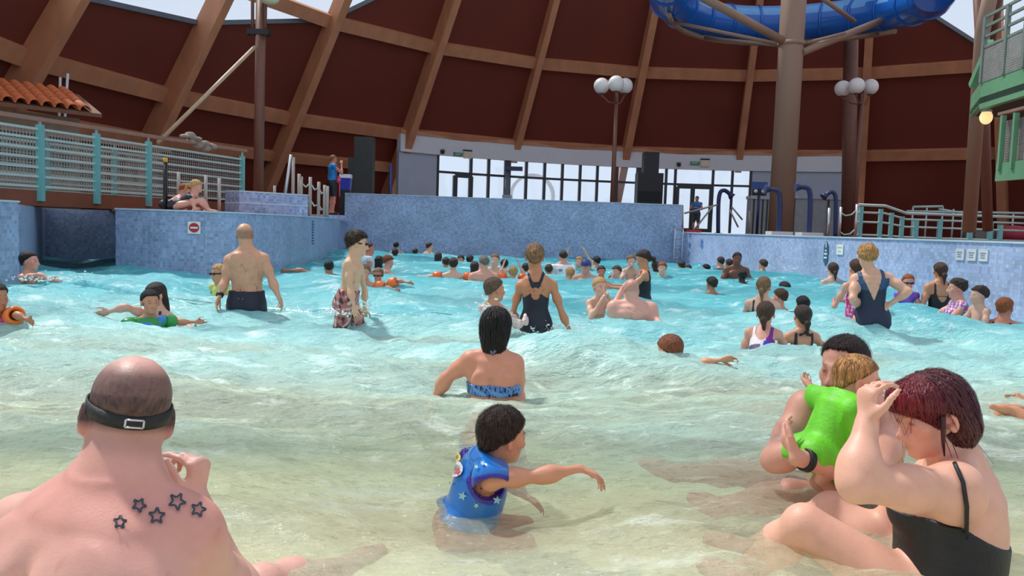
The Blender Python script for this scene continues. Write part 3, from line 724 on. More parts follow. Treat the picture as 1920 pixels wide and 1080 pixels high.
        hd = head_sdf(s.hc, s.H, hs, det, sex == 'f', nose, jaw, child); s.headsdf = hd
        full = Sdf(); full.add(c, .01)
        nb = s.hc + hs * (V3(0, -.022, -.075) @ s.H); nr = (.046 if sex == 'f' else .056) * neckr * (hs if child else 1) * (.8 if child else 1)
        full.cone(nb + hs * .05 * s.H[2], j['nek'] + fw * .018 * sc - up * .02 * sc, nr, nr * 1.12, .035 * sc)
        full.add(hd, .03 * hs); full.add(A, armk * sc); s.full = full
        for f in s.kw.get('extra', []): f(full)
        s.det = det
        return s
    def hp(s, *v): return s.hc + s.hs * (np.asarray(v, float) @ s.H)          # head-frame point
    def tp(s, *v): return s.j['pel'] + np.asarray(v, float) @ s.T             # torso-frame point (right, forward, up)
    def hl(s, Pn): return (Pn - s.hc) @ s.H.T / s.hs
    def tl(s, Pn): return (Pn - s.j['pel']) @ s.T.T
    def finish(s, origin=None, paint=None, lo=None):
        V, Q = grow(s.full, s.h, lo)
        if origin is None:
            f = V[V[:, 2] < V[:, 2].min() + .05].mean(0); origin = (s.j['pel'][0], s.j['pel'][1], V[:, 2].min())
        s.o = np.asarray(origin, float); col = np.tile(s.skin, (len(V), 1)).astype(np.float32)
        col *= (1 + .05 * vnoise(V, 14, 1))[:, None] * np.array([1, 1 - .03, 1 - .04])
        q = s.hl(V)
        # face colouring: redder cheeks, nose and ears, lips, brows
        headm = (np.abs(q) < .16).all(1)
        def blend(w, c): col[:] = col * (1 - w[:, None]) + np.array(lin(c)) * w[:, None]
        s.blend = blend
        ear = np.exp(-(((np.abs(q[:, 0]) - .08) / .012) ** 2 + ((q[:, 1] + .01) / .03) ** 2 + ((q[:, 2] + .01) / .04) ** 2)) * headm
        col[:] *= (1 - ear[:, None] * np.array([.0, .28, .28]))
        ck = np.exp(-(((np.abs(q[:, 0]) - .045) / .03) ** 2 + ((q[:, 1] - .07) / .04) ** 2 + ((q[:, 2] + .03) / .03) ** 2)) * headm
        col[:] *= (1 - ck[:, None] * np.array([.0, .12, .12]))
        if s.det:
            lip = np.exp(-((q[:, 0] / .02) ** 2 + ((q[:, 1] - .098) / .02) ** 2 + ((q[:, 2] + .071) / .010) ** 2) * 1.2) * headm; blend(lip * .55, (172, 84, 80))
            br = np.exp(-(((np.abs(q[:, 0]) - .032) / .016) ** 4 + ((q[:, 1] - .085) / .022) ** 4 + ((q[:, 2] - .026) / .0045) ** 4)) * headm; blend(br * .7, (70, 48, 36))
            ey = np.exp(-(((np.abs(q[:, 0]) - .031) / .011) ** 4 + ((q[:, 1] - .085) / .014) ** 4 + ((q[:, 2] - .001) / .0045) ** 4)) * headm; blend(ey * .85, (52, 40, 36))
        if paint: paint(s, V, q, s.tl(V), col, blend)
        me = fast_mesh(s.name, V - s.o, Q, True, col)
        ob = link_mesh(s.name, me, M_SKIN, None, tuple(s.o)); s.ob = ob; s.V = V; s.Q = Q
        tag(ob, s.label, 'person', s.group)
        return ob
    def part(s, name, V, Q, m, color, label=None, colfn=None):
        if len(V) == 0: return None
        col = np.tile(np.array(lin(HAIRC.get(color, color) if isinstance(color, str) and color in HAIRC else color)), (len(V), 1))
        if colfn: col = colfn(V, col)
        o = link_mesh(name, fast_mesh(name, V - s.o, Q, True, col), m, s.ob, tuple(s.o))
        if label: o['label'] = label
        return o
    def cloth(s, name, color, region, off=.006, h=None, arms=False, colfn=None, label=None, m=None, sdf=None, smooth=1):
        sd = sdf or s.core
        if arms:
            sd = Sdf(); sd.add(s.core, .01); sd.add(s.arms, .02)
        V, Q = grow(sd, h or s.h * .9, off=off, region=lambda Pn: region(s.tl(Pn)), smooth=smooth)
        return s.part(name, V, Q, m or M_CLOTH, color, label, colfn)
    def hair(s, style, color, h=None, t=.010, label=None, fringe=0., mess=.0):
        g = Sdf(); E = lambda v, r, k=.02, sub=False: g.ell(s.hp(*v), np.asarray(r) * s.hs, s.H, k * s.hs, sub); C = lambda a, b, ra, rb, k=.02: g.cone(s.hp(*a), s.hp(*b), ra * s.hs, rb * s.hs, k * s.hs)
        E((0, -.020, .037), (.0765 + t, .098 + t, .083 + t))
        z0, sl, yb = -.052, .86, -.09
        if style == 'short': E((0, -.07, -.03), (.058, .035, .05)); plane = lambda q: (z0 + sl * (q[:, 1] - yb) - q[:, 2]) * .75
        if style == 'crop': plane = lambda q: (-.035 + .80 * (q[:, 1] - yb) - q[:, 2]) * .75
        if style == 'bob':
            E((0, -.035, -.015), (.086 + t * .6, .090, .112), .03); E((0, -.06, -.08), (.076, .062, .07), .03)
            plane = lambda q: np.where(q[:, 2] > .06, q[:, 1] - .10, q[:, 1] - (.030 + .35 * np.maximum(q[:, 2], 0))) * .8
        if style == 'long':
            E((0, -.075, -.07), (.080, .045, .13), .03); E((0, -.085, -.17), (.068, .030, .09), .03)
            plane = lambda q: np.where(q[:, 2] > .055, (q[:, 1] - .095), q[:, 1] - (.012 + .8 * np.maximum(q[:, 2], 0))) * .8
        if style in ('pony', 'tail'):
            hz = .02 if style == 'pony' else -.02
            C((0, -.105, hz), (0, -.140, hz - .03), .022, .030); C((0, -.140, hz - .03), (.01, -.125, hz - .15), .029, .012); E((0, -.07, -.02), (.060, .035, .05))
            plane = lambda q: np.where(q[:, 1] < -.06, -.2, z0 + .05 * 0 + .9 * (q[:, 1] - yb) - q[:, 2]) * .75
        if style == 'bun':
            E((0, -.112, .045), (.036, .034, .036), .012); E((0, -.07, -.03), (.058, .035, .05)); plane = lambda q: (z0 + .9 * (q[:, 1] - yb) - q[:, 2]) * .75
        if style == 'curly':
            for i in range(70):
                u_ = np.random.normal(size=3); u_ /= np.linalg.norm(u_)
                if u_[2] < -.55 or (u_[1] > .45 and u_[2] < .45): continue
                E((u_[0] * .082, -.02 + u_[1] * .102, .037 + u_[2] * .088), (.018,) * 3, .006)
            plane = lambda q: (z0 + .8 * (q[:, 1] - yb) - q[:, 2]) * .75
        def reg(Pn):
            q = s.hl(Pn); d = plane(q)
            fz = fringe or (.086 if style == 'crop' else .070); d = np.minimum(d, fz - q[:, 2])
            return (d + (mess * (vnoise(q, 90, 5)) if mess else 0)) * s.hs
        V, Q = grow(g, h or s.h * .75, region=reg)
        if mess and len(V):
            q = s.hl(V); dr = nrm_rows(V - s.hp(0, -.02, .03)); V = V + dr * (mess * .6 * s.hs * (vnoise(q * np.array([1, 1, .4]), 110, 9) + .6 * vnoise(q, 230, 11)))[:, None]
        nm = {'crop': 'hair'}.get(style, 'hair')
        cf = lambda Vv, c: c * (1 + .22 * vnoise(s.hl(Vv) * np.array([1, 1, .3]), 160, 4))[:, None]
        return s.part(nm, V, Q, M_HAIR, color, label, cf)
    def band(s, name, c0, axis, r, w, t, color, m=None, n=28, ell=(1, 1), ref=None, label=None):   # a ring round a limb or head
        axis = nrm(axis); a = nrm(np.cross(axis, V3(.3, .2, .9) if ref is None else ref)); b = np.cross(axis, a); V = []; Q = []
        prof = [(r, -w / 2), (r + t, -w / 2), (r + t, w / 2), (r, w / 2)]
        if w < 0: prof = [(r + .5 * t + .5 * t * math.cos(x), -w / 2 * math.sin(x)) for x in np.linspace(0, 2 * math.pi, 9)[:-1]]
        k = len(prof)
        for i in range(n):
            an = 2 * math.pi * i / n
            for pr, pw in prof: V.append(c0 + (a * math.cos(an) * ell[0] + b * math.sin(an) * ell[1]) * pr + axis * pw)
        for i in range(n):
            for q in range(k): Q.append((i * k + q, ((i + 1) % n) * k + q, ((i + 1) % n) * k + (q + 1) % k, i * k + (q + 1) % k))
        return s.part(name, np.array(V), np.array(Q), m or M_CLOTH, color, label)
def strands(s, host, n, length, width, crown=(0, -.05, .12), seed=1, seg=5, lift=.003, grav=.35, zmin=-9, tint=1.0):
    from mathutils.kdtree import KDTree
    me = host.data; V = np.array([v.co for v in me.vertices]) + s.o; N = np.array([v.normal for v in me.vertices])
    C = np.empty(len(V) * 4, np.float32); me.color_attributes['Col'].data.foreach_get('color', C); C = C.reshape(-1, 4)[:, :3]
    kd = KDTree(len(V))
    for i, p in enumerate(V): kd.insert(p, i)
    kd.balance(); rs = np.random.RandomState(seed); c0 = s.hp(*crown); dn = -s.H[2]; W = []; Q = []; K = []
    q = s.hl(V); pool = np.where(np.einsum('ij,ij->i', N, V - s.hp(0, -.02, .02)) > 0)[0]
    for k in range(n):
        i = pool[rs.randint(len(pool))]; p = V[i]; nn = N[i]; L = length * rs.uniform(.5, 1.2); lf = lift * rs.uniform(.2, 1.3); w = width * rs.uniform(.6, 1.3); cc = C[i] * rs.uniform(.55, 1.9) * tint; b = len(W); wob = rs.normal(size=3) * .25
        for e in range(seg + 1):
            dr = nrm(p - c0); dr = dr - nn * np.dot(dr, nn); dr = nrm(dr + grav * (dn - nn * np.dot(dn, nn)) + wob * .5); sd = np.cross(dr, nn) * w * (1 - .75 * e / seg) / 2; pp = p + nn * lf * (1 + .5 * e / seg)
            W += [pp - sd, pp + sd]; K += [cc, cc]
            p2 = p + dr * L / seg; _, i2, dist = kd.find(p2)
            if dist < .012: nn = nrm(nn * .4 + N[i2] * .6); p = p2 - nn * np.dot(p2 - V[i2], nn)
            else: p = p2
        for e in range(seg): Q.append((b + 2 * e, b + 2 * e + 1, b + 2 * e + 3, b + 2 * e + 2))
    o = s.part('hair_strands', np.array(W), np.array(Q), host.data.materials[0], (0, 0, 0), None, lambda Vv, c: np.clip(np.array(K), 0, 1)); o['kind'] = 'stuff'
    return o
def nrm_rows(A): return A / (np.linalg.norm(A, axis=1, keepdims=True) + 1e-9)

def rotz(a): a = math.radians(a); return np.array([[math.cos(a), -math.sin(a), 0], [math.sin(a), math.cos(a), 0], [0, 0, 1]])
ARM = {'down': ((.075, -.02, -.285), (.10, .06, -.53)), 'out': ((.20, .04, -.20), (.36, .10, -.37)), 'fwd': ((.09, .20, -.20), (.02, .45, -.19)),
       'hips': ((.235, -.09, -.215), (.045, .06, -.385)), 'face': ((.06, .20, -.20), (-.08, .24, .07)), 'side': ((.28, .03, -.05), (.52, .10, -.06)), 'swim': ((.14, .22, -.10), (.10, .46, -.06)), 'up': ((.12, .16, .20), (.02, .26, .44)), 'cross': ((.10, .10, -.26), (-.12, .24, -.20)), 'hold': ((.10, .08, -.28), (-.02, .30, -.24))}
def stand(top, yaw, sc=1., hs=1., sex='m', arms=('down', 'down'), pitch=0., lean=0., hyaw=0., child=False, sit=False):
    """joints of an upright figure whose head top is at `top`; yaw 0 faces away from the viewer, 90 left, 180 towards, -90 right"""
    R = rotz(yaw); ln = math.radians(lean); hw = (.185 if sex == 'm' else .162) if not child else .155
    def W(v, ref): return ref + (R @ np.asarray(v, float)) * 1.0
    hf = rotz(hyaw) @ R @ V3(0, math.cos(math.radians(pitch)), -math.sin(math.radians(pitch))); hu = rotz(hyaw) @ R @ V3(0, math.sin(math.radians(pitch)), math.cos(math.radians(pitch)))
    head = top - V3(0, 0, .118 * hs); Hf = frame(hf, hu)
    nek = head - V3(0, 0, .118 * hs + .022 * sc) - R @ V3(0, .035 * sc, 0)
    bl = R @ V3(0, -math.sin(ln), -math.cos(ln)); pel = nek + bl * .53 * sc
    j = {'head': head, 'hf': hf, 'hu': hu, 'nek': nek, 'pel': pel}
    tu = -bl; sh0 = nek + bl * .075 * sc
    for k, sx in (('L', -1), ('R', 1)):
        j['sh' + k] = sh0 + R @ V3(sx * hw * sc, 0, 0)
        if arms[0 if sx < 0 else 1]:
            e, w = ARM[arms[0 if sx < 0 else 1]]; j['el' + k] = j['sh' + k] + R @ (V3(sx * e[0], e[1], e[2]) * sc); j['wr' + k] = j['sh' + k] + R @ (V3(sx * w[0], w[1], w[2]) * sc)
        j['hip' + k] = pel + R @ V3(sx * .088 * sc, 0, -.03 * sc); j['kn' + k] = j['hip' + k] + R @ V3(sx * .02 * sc, .03 * sc, -.43 * sc); j['an' + k] = j['kn' + k] + R @ V3(sx * .01 * sc, -.04 * sc, -.42 * sc)
        j['toe' + k] = j['an' + k] + R @ V3(sx * .02, .17 * sc, -.045 * sc)
    return j
def R_trunks(sc, top=.09, leg=-.30): return lambda q: np.maximum(q[:, 2] - top * sc, leg * sc - q[:, 2])
def R_suit(sc, L, low=.30, strap=.08, leg=-.06):      # one-piece: low back, straps, high legs
    def f(q):
        x, y, z = np.abs(q[:, 0]), q[:, 1], q[:, 2]
        a = np.maximum(z - (L - .01), (leg * sc - .14 * sc) + .9 * np.maximum(x - .03 * sc, 0) - (z + .0))
        neck = np.where(y < 0, np.maximum(x - strap * sc, -1) , x - (strap - .01) * sc)
        hole = np.maximum(-(np.hypot(x / (strap * sc), np.maximum(L - z, 0) * 0) - 1) * strap * sc, np.where(y < 0, low * sc, .40 * sc) + (x / (strap * sc)) ** 2 * .12 * sc - z)  # inside the neckline
        armh = np.maximum(x - (strap + .035) * sc, .36 * sc - z)
        armh2 = np.where(z > .36 * sc, x - (strap + .035) * sc, -1)
        hole2 = np.where((x < strap * sc), (z - (np.where(y < 0, low, .38) * sc + (x / (strap * sc)) ** 2 * .10 * sc)), -1)
        return np.maximum(np.maximum(a, armh2), hole2)
    return f
# ================================================================== fittings around the pool
def thing(name, loc, label, cat, group=None): return tag(empty(name, tuple(loc)), label, cat, group)
def zat(u, v, d): return P(u, v, d)[2]
def text_obj(name, body, c, right, up, size, m, parent, align='CENTER'):
    cu = bpy.data.curves.new(name, 'FONT'); cu.body = body; cu.size = size; cu.align_x = align; cu.align_y = 'CENTER'; cu.extrude = .001
    ob = bpy.data.objects.new(name, cu); COL.objects.link(ob); dg = bpy.context.evaluated_depsgraph_get(); me = bpy.data.meshes.new_from_object(ob.evaluated_get(dg)); bpy.data.objects.remove(ob)
    r = nrm(right); u_ = nrm(up); n_ = np.cross(r, u_); v = np.array([x.co for x in me.vertices]); W = v[:, :1] * r + v[:, 1:2] * u_ + v[:, 2:] * n_
    for x, w in zip(me.vertices, W): x.co = w
    o = bpy.data.objects.new(name, me); COL.objects.link(o); me.materials.clear(); me.materials.append(m); o.parent = parent; o.location = Vector(c) - Vector(WORLD[parent.name]); WORLD[o.name] = tuple(c); return o

# ---- corner pillar with ladder between back wall and right wall
cp = MB(); c = (BK1 + np.asarray(RWP[0])) / 2 + V3(.02, .12)
cp.box((c[0], c[1], -.6), (.62, .5, 3.0)); cp.uv = wuv
lad = tag(cp.build('wall_corner', M_BLUEP, origin=(c[0], c[1], -2)), kind='structure')
t_ = thing('pool_ladder', (c[0] - .12, c[1] - .3, -1.0), 'steel ladder recessed in the corner beside the tall blue wall', 'ladder')
for dx in (-.2, .04): MB().tube([(c[0] - .12 + dx, c[1] - .33, -1), (c[0] - .12 + dx, c[1] - .33, .95), (c[0] - .12 + dx, c[1] - .1, 1.05)], .022, 8).build('stile', M_STEEL, t_)
for k in range(6): MB().tube([(c[0] - .32, c[1] - .33, -.8 + .3 * k), (c[0] - .08, c[1] - .33, -.8 + .3 * k)], .018, 8).build('rung', M_STEEL, t_)

# ---- left bridge over the channel
def E(u): return 1 / (1 / 12.2 + (u - 75) / (455 - 75) * (1 / 17.0 - 1 / 12.2))
def EP(u, z, off=0.):
    d = E(u); p = P(u, 400, d); a = P(75, 400, 12.2); b = P(455, 400, 17.0); dr = nrm((b - a)[:2]); nn = V3(-dr[1], dr[0]); return V3(p[0] + nn[0] * off, p[1] + nn[1] * off, z)
br = empty('floor_bridge', tuple(EP(200, .93))); tag(br, kind='structure')
ua, ub = -60, 452
mb = MB(); mb.prism([EP(ua, .95, .06), EP(ub, .95, .06), EP(ub, .95, 2.0), EP(ua, .95, 2.0)], (0, 0, .2)); mb.build('deck_slab', M_DECK, br)
MB().prism([EP(ua, .94, 0), EP(ub, .94, 0), EP(ub, .94, .07), EP(ua, .94, .07)], (0, 0, .24)).build('fascia_board', M_BROWN, br)
MB().prism([EP(ua, .94, 2.0), EP(ub, .94, 2.0), EP(ub, .94, 2.07), EP(ua, .94, 2.07)], (0, 0, .24)).build('fascia_board', M_BROWN, br)
def railing(off, label, posts, name='bridge_railing'):
    r = thing(name, EP(200, 1.15, off), label, 'railing', None)
    for u in posts: MB().box(EP(u, 1.6, off), (.09, .09, 1.16), None).build('post', M_TEAL, r)
    for z in (1.24, 1.39, 1.53, 1.68, 1.82, 1.97, 2.11): MB().bar(EP(ua, z, off), EP(ub, z, off), .035, .035).build('rail', M_PALE, r)
    MB().bar(EP(ua, 2.25, off), EP(458, 2.30, off), .09, .06).build('handrail', mat('pinkish_timber', (150, 112, 96), .5), r)
    for u in posts: MB().box(EP(u, 2.2, off), (.03, .03, .12)).build('bracket', M_PALE, r)
    mb = MB(); n = 110; a, b = EP(ua, 1.24, off + .03), EP(ub, 1.24, off + .03)
    for i in range(n): p = a + (b - a) * i / (n - 1); mb.box(p + V3(0, 0, .43), (.010, .010, .87))
    for k in range(18): mb.bar(a + V3(0, 0, .05 * k), b + V3(0, 0, .05 * k), .008, .008)
    tag(mb.build('wire_mesh', M_MESH, r), kind='stuff')
    return r
railing(-.02, 'teal posted railing with wire mesh along the near edge of the footbridge', [75, 180, 277, 452])
railing(1.95, 'teal railing along the far edge of the footbridge, seen through the near one', [110, 250, 365], 'bridge_railing')
# towel draped over the handrail
pp = EP(372, 2.33, -.02); tw = Sdf(); rs = np.random.RandomState(1)
a, b = EP(350, 2.36, 0), EP(398, 2.22, -.02)
for i in range(16):
    q = a + (b - a) * rs.uniform(); tw.ell(q + V3(rs.normal() * .03, rs.normal() * .06, rs.normal() * .05), (.10, .07, .035 + .03 * rs.rand()), None, .03)
V, Q = grow(tw, .018); o = link_mesh('towel', fast_mesh('towel', V - pp, Q), mat('grey_towel', (150, 136, 124), .9, var=.25, scale=14, bump=.5), None, tuple(pp)); tag(o, 'crumpled grey towel hung over the footbridge handrail', 'towel')
# black post with yellow tip
p0 = P(310, 388, 12.9); t_ = thing('marker_post', (p0[0], p0[1], .93), 'slim black post with a yellow tip on the blue wall', 'post')
MB().tube([(p0[0], p0[1], .93), (p0[0], p0[1], zat(310, 304, 12.9))], .035, 10).build('shaft', M_BLACK, t_); MB().tube([(p0[0], p0[1], zat(310, 304, 12.9)), (p0[0], p0[1], zat(310, 296, 12.9))], .037, 10).build('tip', mat('yellow_paint', (222, 160, 40), .4), t_)
# grey stanchions near the seated pair
for u, v0 in ((335, 322), (386, 328), (411, 334)):
    p0 = P(u, 380, 13.6); MB().tube([(p0[0], p0[1], .93), (p0[0], p0[1], zat(u, v0, 13.6))], .03, 8).build('stanchion', M_STEELP, None, origin=(p0[0], p0[1], .93))
for o, l in zip([x for x in bpy.data.objects if x.name.startswith('stanchion')], ('leftmost of three grey stanchions behind the seated sunbathers', 'middle of three grey stanchions behind the seated sunbathers', 'rightmost of three grey stanchions behind the seated sunbathers')): tag(o, l, 'post', 'grey stanchions by the footbridge')

# ---- kiosk with tiled roof
kd = 17.5; a = P(-60, 260, kd - 1.5); b = P(150, 260, kd)
kk = thing('kiosk', (a[0] - .3, a[1] + 1.0, .93), 'small kiosk with an orange tiled roof behind the footbridge', 'kiosk')
dr = nrm((b - a)[:2]); nn = V3(-dr[1], dr[0], 0); d3 = V3(dr[0], dr[1], 0)
if nn[1] < 0: nn = -nn
z1 = zat(150, 222, kd)
q = [V3(*a[:2], .93), V3(*b[:2], .93), V3(*b[:2], .93) + nn * 2, V3(*a[:2], .93) + nn * 2]
MB().prism(q, (0, 0, z1 - .93)).build('walls', mat('drab_render', (140, 116, 100), .8), kk)
MB().box((a + (b - a) * .45) * V3(1, 1, 0) + V3(0, 0, 2.15) - nn * .02, (2.0, .06, .8), (d3, nn, (0, 0, 1))).build('hatch', mat('hatch_dark', (34, 36, 48), .4), kk)
zr = z1 + .02
MB().prism([a * V3(1, 1, 0) + V3(0, 0, zr) - nn * .45, b * V3(1, 1, 0) + V3(0, 0, zr) - nn * .45 + d3 * .3, b * V3(1, 1, 0) + V3(0, 0, zr + .55) + nn * 1 + d3 * .3, a * V3(1, 1, 0) + V3(0, 0, zr + .55) + nn * 1], (0, 0, .08)).build('roof_board', mat('roof_board', (110, 74, 52), .7), kk)
Lk = np.linalg.norm((b - a)[:2]) + .3; nt = int(Lk / .24); tm = None
M_TILE = mat('orange_tile', (196, 104, 56), .7, var=.2, scale=5)
for r_ in range(3):
    for i in range(nt):
        base = a * V3(1, 1, 0) + d3 * (.24 * i + .12) - nn * (.47 - .48 * r_) + V3(0, 0, zr + .10 + .185 * r_)
        if tm is None:
            mb = MB(); n = 7; v = []; pth = nrm(nn * 1.45 + V3(0, 0, .55))
            for e, rr in ((0, .125), (.55, .105)):
                for lay in (0, .02):
                    for k in range(n): an = math.pi * k / (n - 1); v.append(base + pth * e + (d3 * math.cos(an) + V3(0, 0, 1) * math.sin(an)) * (rr - lay))
            f = [(k, k + 1, 2 * n + k + 1, 2 * n + k) for k in range(n - 1)] + [(n + k + 1, n + k, 3 * n + k, 3 * n + k + 1) for k in range(n - 1)] + [(k + 1, k, n + k, n + k + 1) for k in range(n - 1)]
            mb.raw(v, f, True); tm = mb.build('roof_tile', M_TILE, kk, origin=tuple(base))
        else:
            o = tm.copy(); COL.objects.link(o); o.location = Vector(base) - Vector(WORLD[kk.name])
# two white rods
t_ = thing('white_rods', P(118, 205, 19), 'pair of thin white rods rising behind the kiosk roof', 'rods')
MB().tube([P(106, 205, 19) - V3(0, 0, 1.6), P(113, 145, 19)], .03, 6).build('rod', M_WHITE, t_); MB().tube([P(113, 205, 19) - V3(0, 0, 1.6), P(127, 138, 19)], .03, 6).build('rod', M_WHITE, t_)

# ---- brown mast with stay and floodlight
md = 18.5; p0 = P(484, 360, md); ptop = P(490, -30, md)
t_ = thing('mast', (p0[0], p0[1], .92), 'tall brown steel mast with lamp head and slanting stay behind the left wall', 'mast')
MB().tube([(p0[0], p0[1], .92), (ptop[0], ptop[1], ptop[2])], .115, 14).build('pole', M_RUST, t_)
for dx in (-.14, .14): MB().tube([(p0[0] + dx, p0[1] - .05, zat(488, 68, md)), (p0[0] + dx * 1.1, p0[1] - .05, ptop[2])], .04, 8).build('side_tube', M_RUST, t_)
MB().box((p0[0], p0[1] - .05, zat(488, 62, md)), (.5, .2, .12)).build('clamp', M_BLACK, t_)
MB().sphere(P(505, -2, md - .3), (.22, .22, .12)).build('floodlight', mat('lamp_cream', (214, 208, 170), .4), t_)
MB().tube([P(478, 88, md - .1), P(296, 268, 16.6)], .045, 8).build('stay', mat('stay_cream', (190, 160, 132), .5), t_)

# ---- lilac block on the bulging wall, rails, cooler, tall dark cabinet
bc0, bc1 = P(451, 400, 15.0), P(580, 405, 16.2)
t_ = thing('bench_block', ((bc0 + bc1) / 2) * V3(1, 1, 0) + V3(0, 0, .95), 'low lilac mosaic block with pale joint on top of the curved wall', 'block')
dv = nrm((bc1 - bc0)[:2]); d3b = V3(dv[0], dv[1], 0); nb = V3(-dv[1], dv[0], 0); Lb = np.linalg.norm((bc1 - bc0)[:2])
for z0, z1_, m_ in ((.955, 1.14, M_LIL), (1.14, 1.165, M_COPE), (1.165, 1.36, M_LIL), (1.36, 1.385, M_COPE)):
    mb = MB(); mb.box((bc0 + bc1) / 2 * V3(1, 1, 0) + nb * .3 + V3(0, 0, (z0 + z1_) / 2), (Lb, .5 if m_ is M_LIL else .52, z1_ - z0), (d3b, nb, (0, 0, 1))); mb.uv = wuv; mb.build('course' if m_ is M_LIL else 'joint', m_, t_)
gr = [((546, 290), (528, 362), 'slanting bright steel grab pole above the lilac block'), ((550, 295), (549, 362), 'upright grey grab pole touching the slanting one'), ((515, 348), (515, 364), 'short grey post left of the grab poles')]
for (u0, v0), (u1, v1), l in gr:
    a, b = P(u0, v0, 17.0), P(u1, v1 + 14, 17.0); b[2] = .93
    mb = MB().tube([b, a], .035 if v0 < 340 else .03, 10); o = mb.build('grab_pole', M_STEEL if 'bright' in l else M_STEELP, None, origin=tuple(b)); tag(o, l, 'pole', 'grab poles by the lifeguard')
t_ = thing('barrier', (*P(590, 400, 19.5)[:2], .95), 'low grey post and chain barrier left of the lifeguard', 'barrier')
pu = [(561, 326), (565, 331), (582, 332), (598, 341), (609, 347), (614, 349)]; tops = []
for u, v in pu:
    a = P(u, v, 19.5); MB().tube([(a[0], a[1], .93), a], .04, 10).build('post', M_STEELP, t_); tops.append(a)
for a, b in ((tops[1], tops[2]), (tops[2], tops[3]), (tops[3], tops[4])):
    for dz in (.15, .55):
        MB().tube([a - V3(0, 0, dz), (a + b) / 2 - V3(0, 0, dz + .1), b - V3(0, 0, dz)], .022, 6).build('chain', M_PALE, t_)
# white sill ledge at the end of the block
cb = P(648, 354, 24.6); t_ = thing('cooler', (cb[0], cb[1], .93), 'blue cool box with a white lid beside the lifeguard', 'cooler')
zc0, zc1, zc2 = zat(648, 356, 24.6), zat(648, 334, 24.6), zat(648, 327, 24.6)
def taper(mb, c, w0, w1, d0, d1, z0, z1): 
    v = [(c[0] + sx * w / 2, c[1] + sy * d / 2, z) for z, w, d in ((z0, w0, d0), (z1, w1, d1)) for sx, sy in ((-1, -1), (1, -1), (1, 1), (-1, 1))]
    return mb.raw(v, [(3, 2, 1, 0), (4, 5, 6, 7)] + [(k, (k + 1) % 4, 4 + (k + 1) % 4, 4 + k) for k in range(4)])
taper(MB(), cb, .30, .34, .24, .28, zc0, zc1).build('body', mat('cooler_blue', (34, 52, 170), .35), t_); taper(MB(), cb, .35, .34, .29, .28, zc1, zc2).build('lid', mat('cooler_white', (226, 228, 230), .4), t_)
taper(MB(), cb, .34, .30, .3, .26, .90, zc0).build('stand', M_BLACK, t_)
tc_ = P(682, 300, 27.0); t_ = thing('loudspeaker_stack', (tc_[0], tc_[1], .9), 'tall dark grey speaker stack standing left of the big slanting rib', 'speaker')
M_DG = mat('dark_grey_box', (52, 56, 56), .6)
MB().box((tc_[0] + .03, tc_[1], (.9 + zat(686, 258, 27)) / 2), (.62, .5, zat(686, 258, 27) - .9)).build('tower', M_DG, t_); MB().box((tc_[0] - .33, tc_[1], (.9 + zat(670, 296, 27)) / 2), (.3, .45, zat(670, 296, 27) - .9)).build('side_cabinet', M_DG, t_)
a = P(733, 308, 27.0); MB().tube([(a[0], a[1], .9), a], .055, 8).build('blue_pipe', mat('blue_pipe', (40, 62, 128), .4), None, origin=(a[0], a[1], .9)); tag(bpy.data.objects['blue_pipe'], 'thin upright blue pipe at the foot of the big slanting rib', 'pipe')

# ---- black stepped tower by the windows
bt = P(1215, 380, 29.0); t_ = thing('black_tower', (bt[0], bt[1], .9), 'black stepped speaker tower in front of the windows', 'speaker')
zt = zat(1215, 286, 29); zm = zat(1215, 325, 29)
MB().box((bt[0], bt[1], (.9 + zm) / 2), (.92, .7, zm - .9)).build('base_cabinet', M_BLACK, t_); MB().box((bt[0] + .02, bt[1], (zm + zt) / 2), (.54, .55, zt - zm)).build('top_cabinet', M_BLACK, t_)
for k in range(3): MB().box((bt[0], bt[1] - .36, 1.3 + .42 * k), (.8, .03, .36)).build('grille', mat('grille_black', (32, 33, 35), .8, bump=.4, bscale=300), t_)

# ---- triple globe lamp posts
M_GLOBE = mat('white_globe', (226, 220, 218), .35, var=.02)
def lamp(u, vtop, d, label, us):
    b = P(u, 400, d); z = zat(u, vtop + 20, d); t_ = thing('globe_lamp', (b[0], b[1], .88), label, 'lamp', 'triple globe lamp posts')
    MB().tube([(b[0], b[1], .88), (b[0], b[1], z - .1)], [.085, .065], 12).build('post', M_RUST, t_)
    MB().tube([(b[0], b[1], z - .1), (b[0], b[1], z + .35)], .05, 10).build('post_top', M_RUST, t_)
    MB().tube([(b[0], b[1], .88), (b[0], b[1], 1.0)], .16, 14).build('foot', M_RUST, t_)
    for k, (uu, vv, dd) in enumerate(us):
        g = P(uu, vv, d + dd); ar = MB().tube([(b[0], b[1], z - .45), ((b[0] + g[0]) / 2, (b[1] + g[1]) / 2, z - .42), (g[0], g[1], g[2] - .3), (g[0], g[1], g[2] - .2)], .028, 8).build('arm', M_RUST, t_)
        MB().sphere(g, .265, 20, 12).build('globe', M_GLOBE, t_)
        MB().tube([g - V3(0, 0, .27), g - V3(0, 0, .20)], .1, 12).build('collar', M_RUST, t_)
lamp(1147, 148, 27.0, 'lamp post with three white globes in front of the windows', ((1128, 161, .0), (1155, 157, -.5), (1172, 161, .35)))
lamp(1602, 150, 27.0, 'lamp post with three white globes beside the brown column on the right', ((1580, 166, .0), (1606, 161, -.5), (1632, 163, .2)))

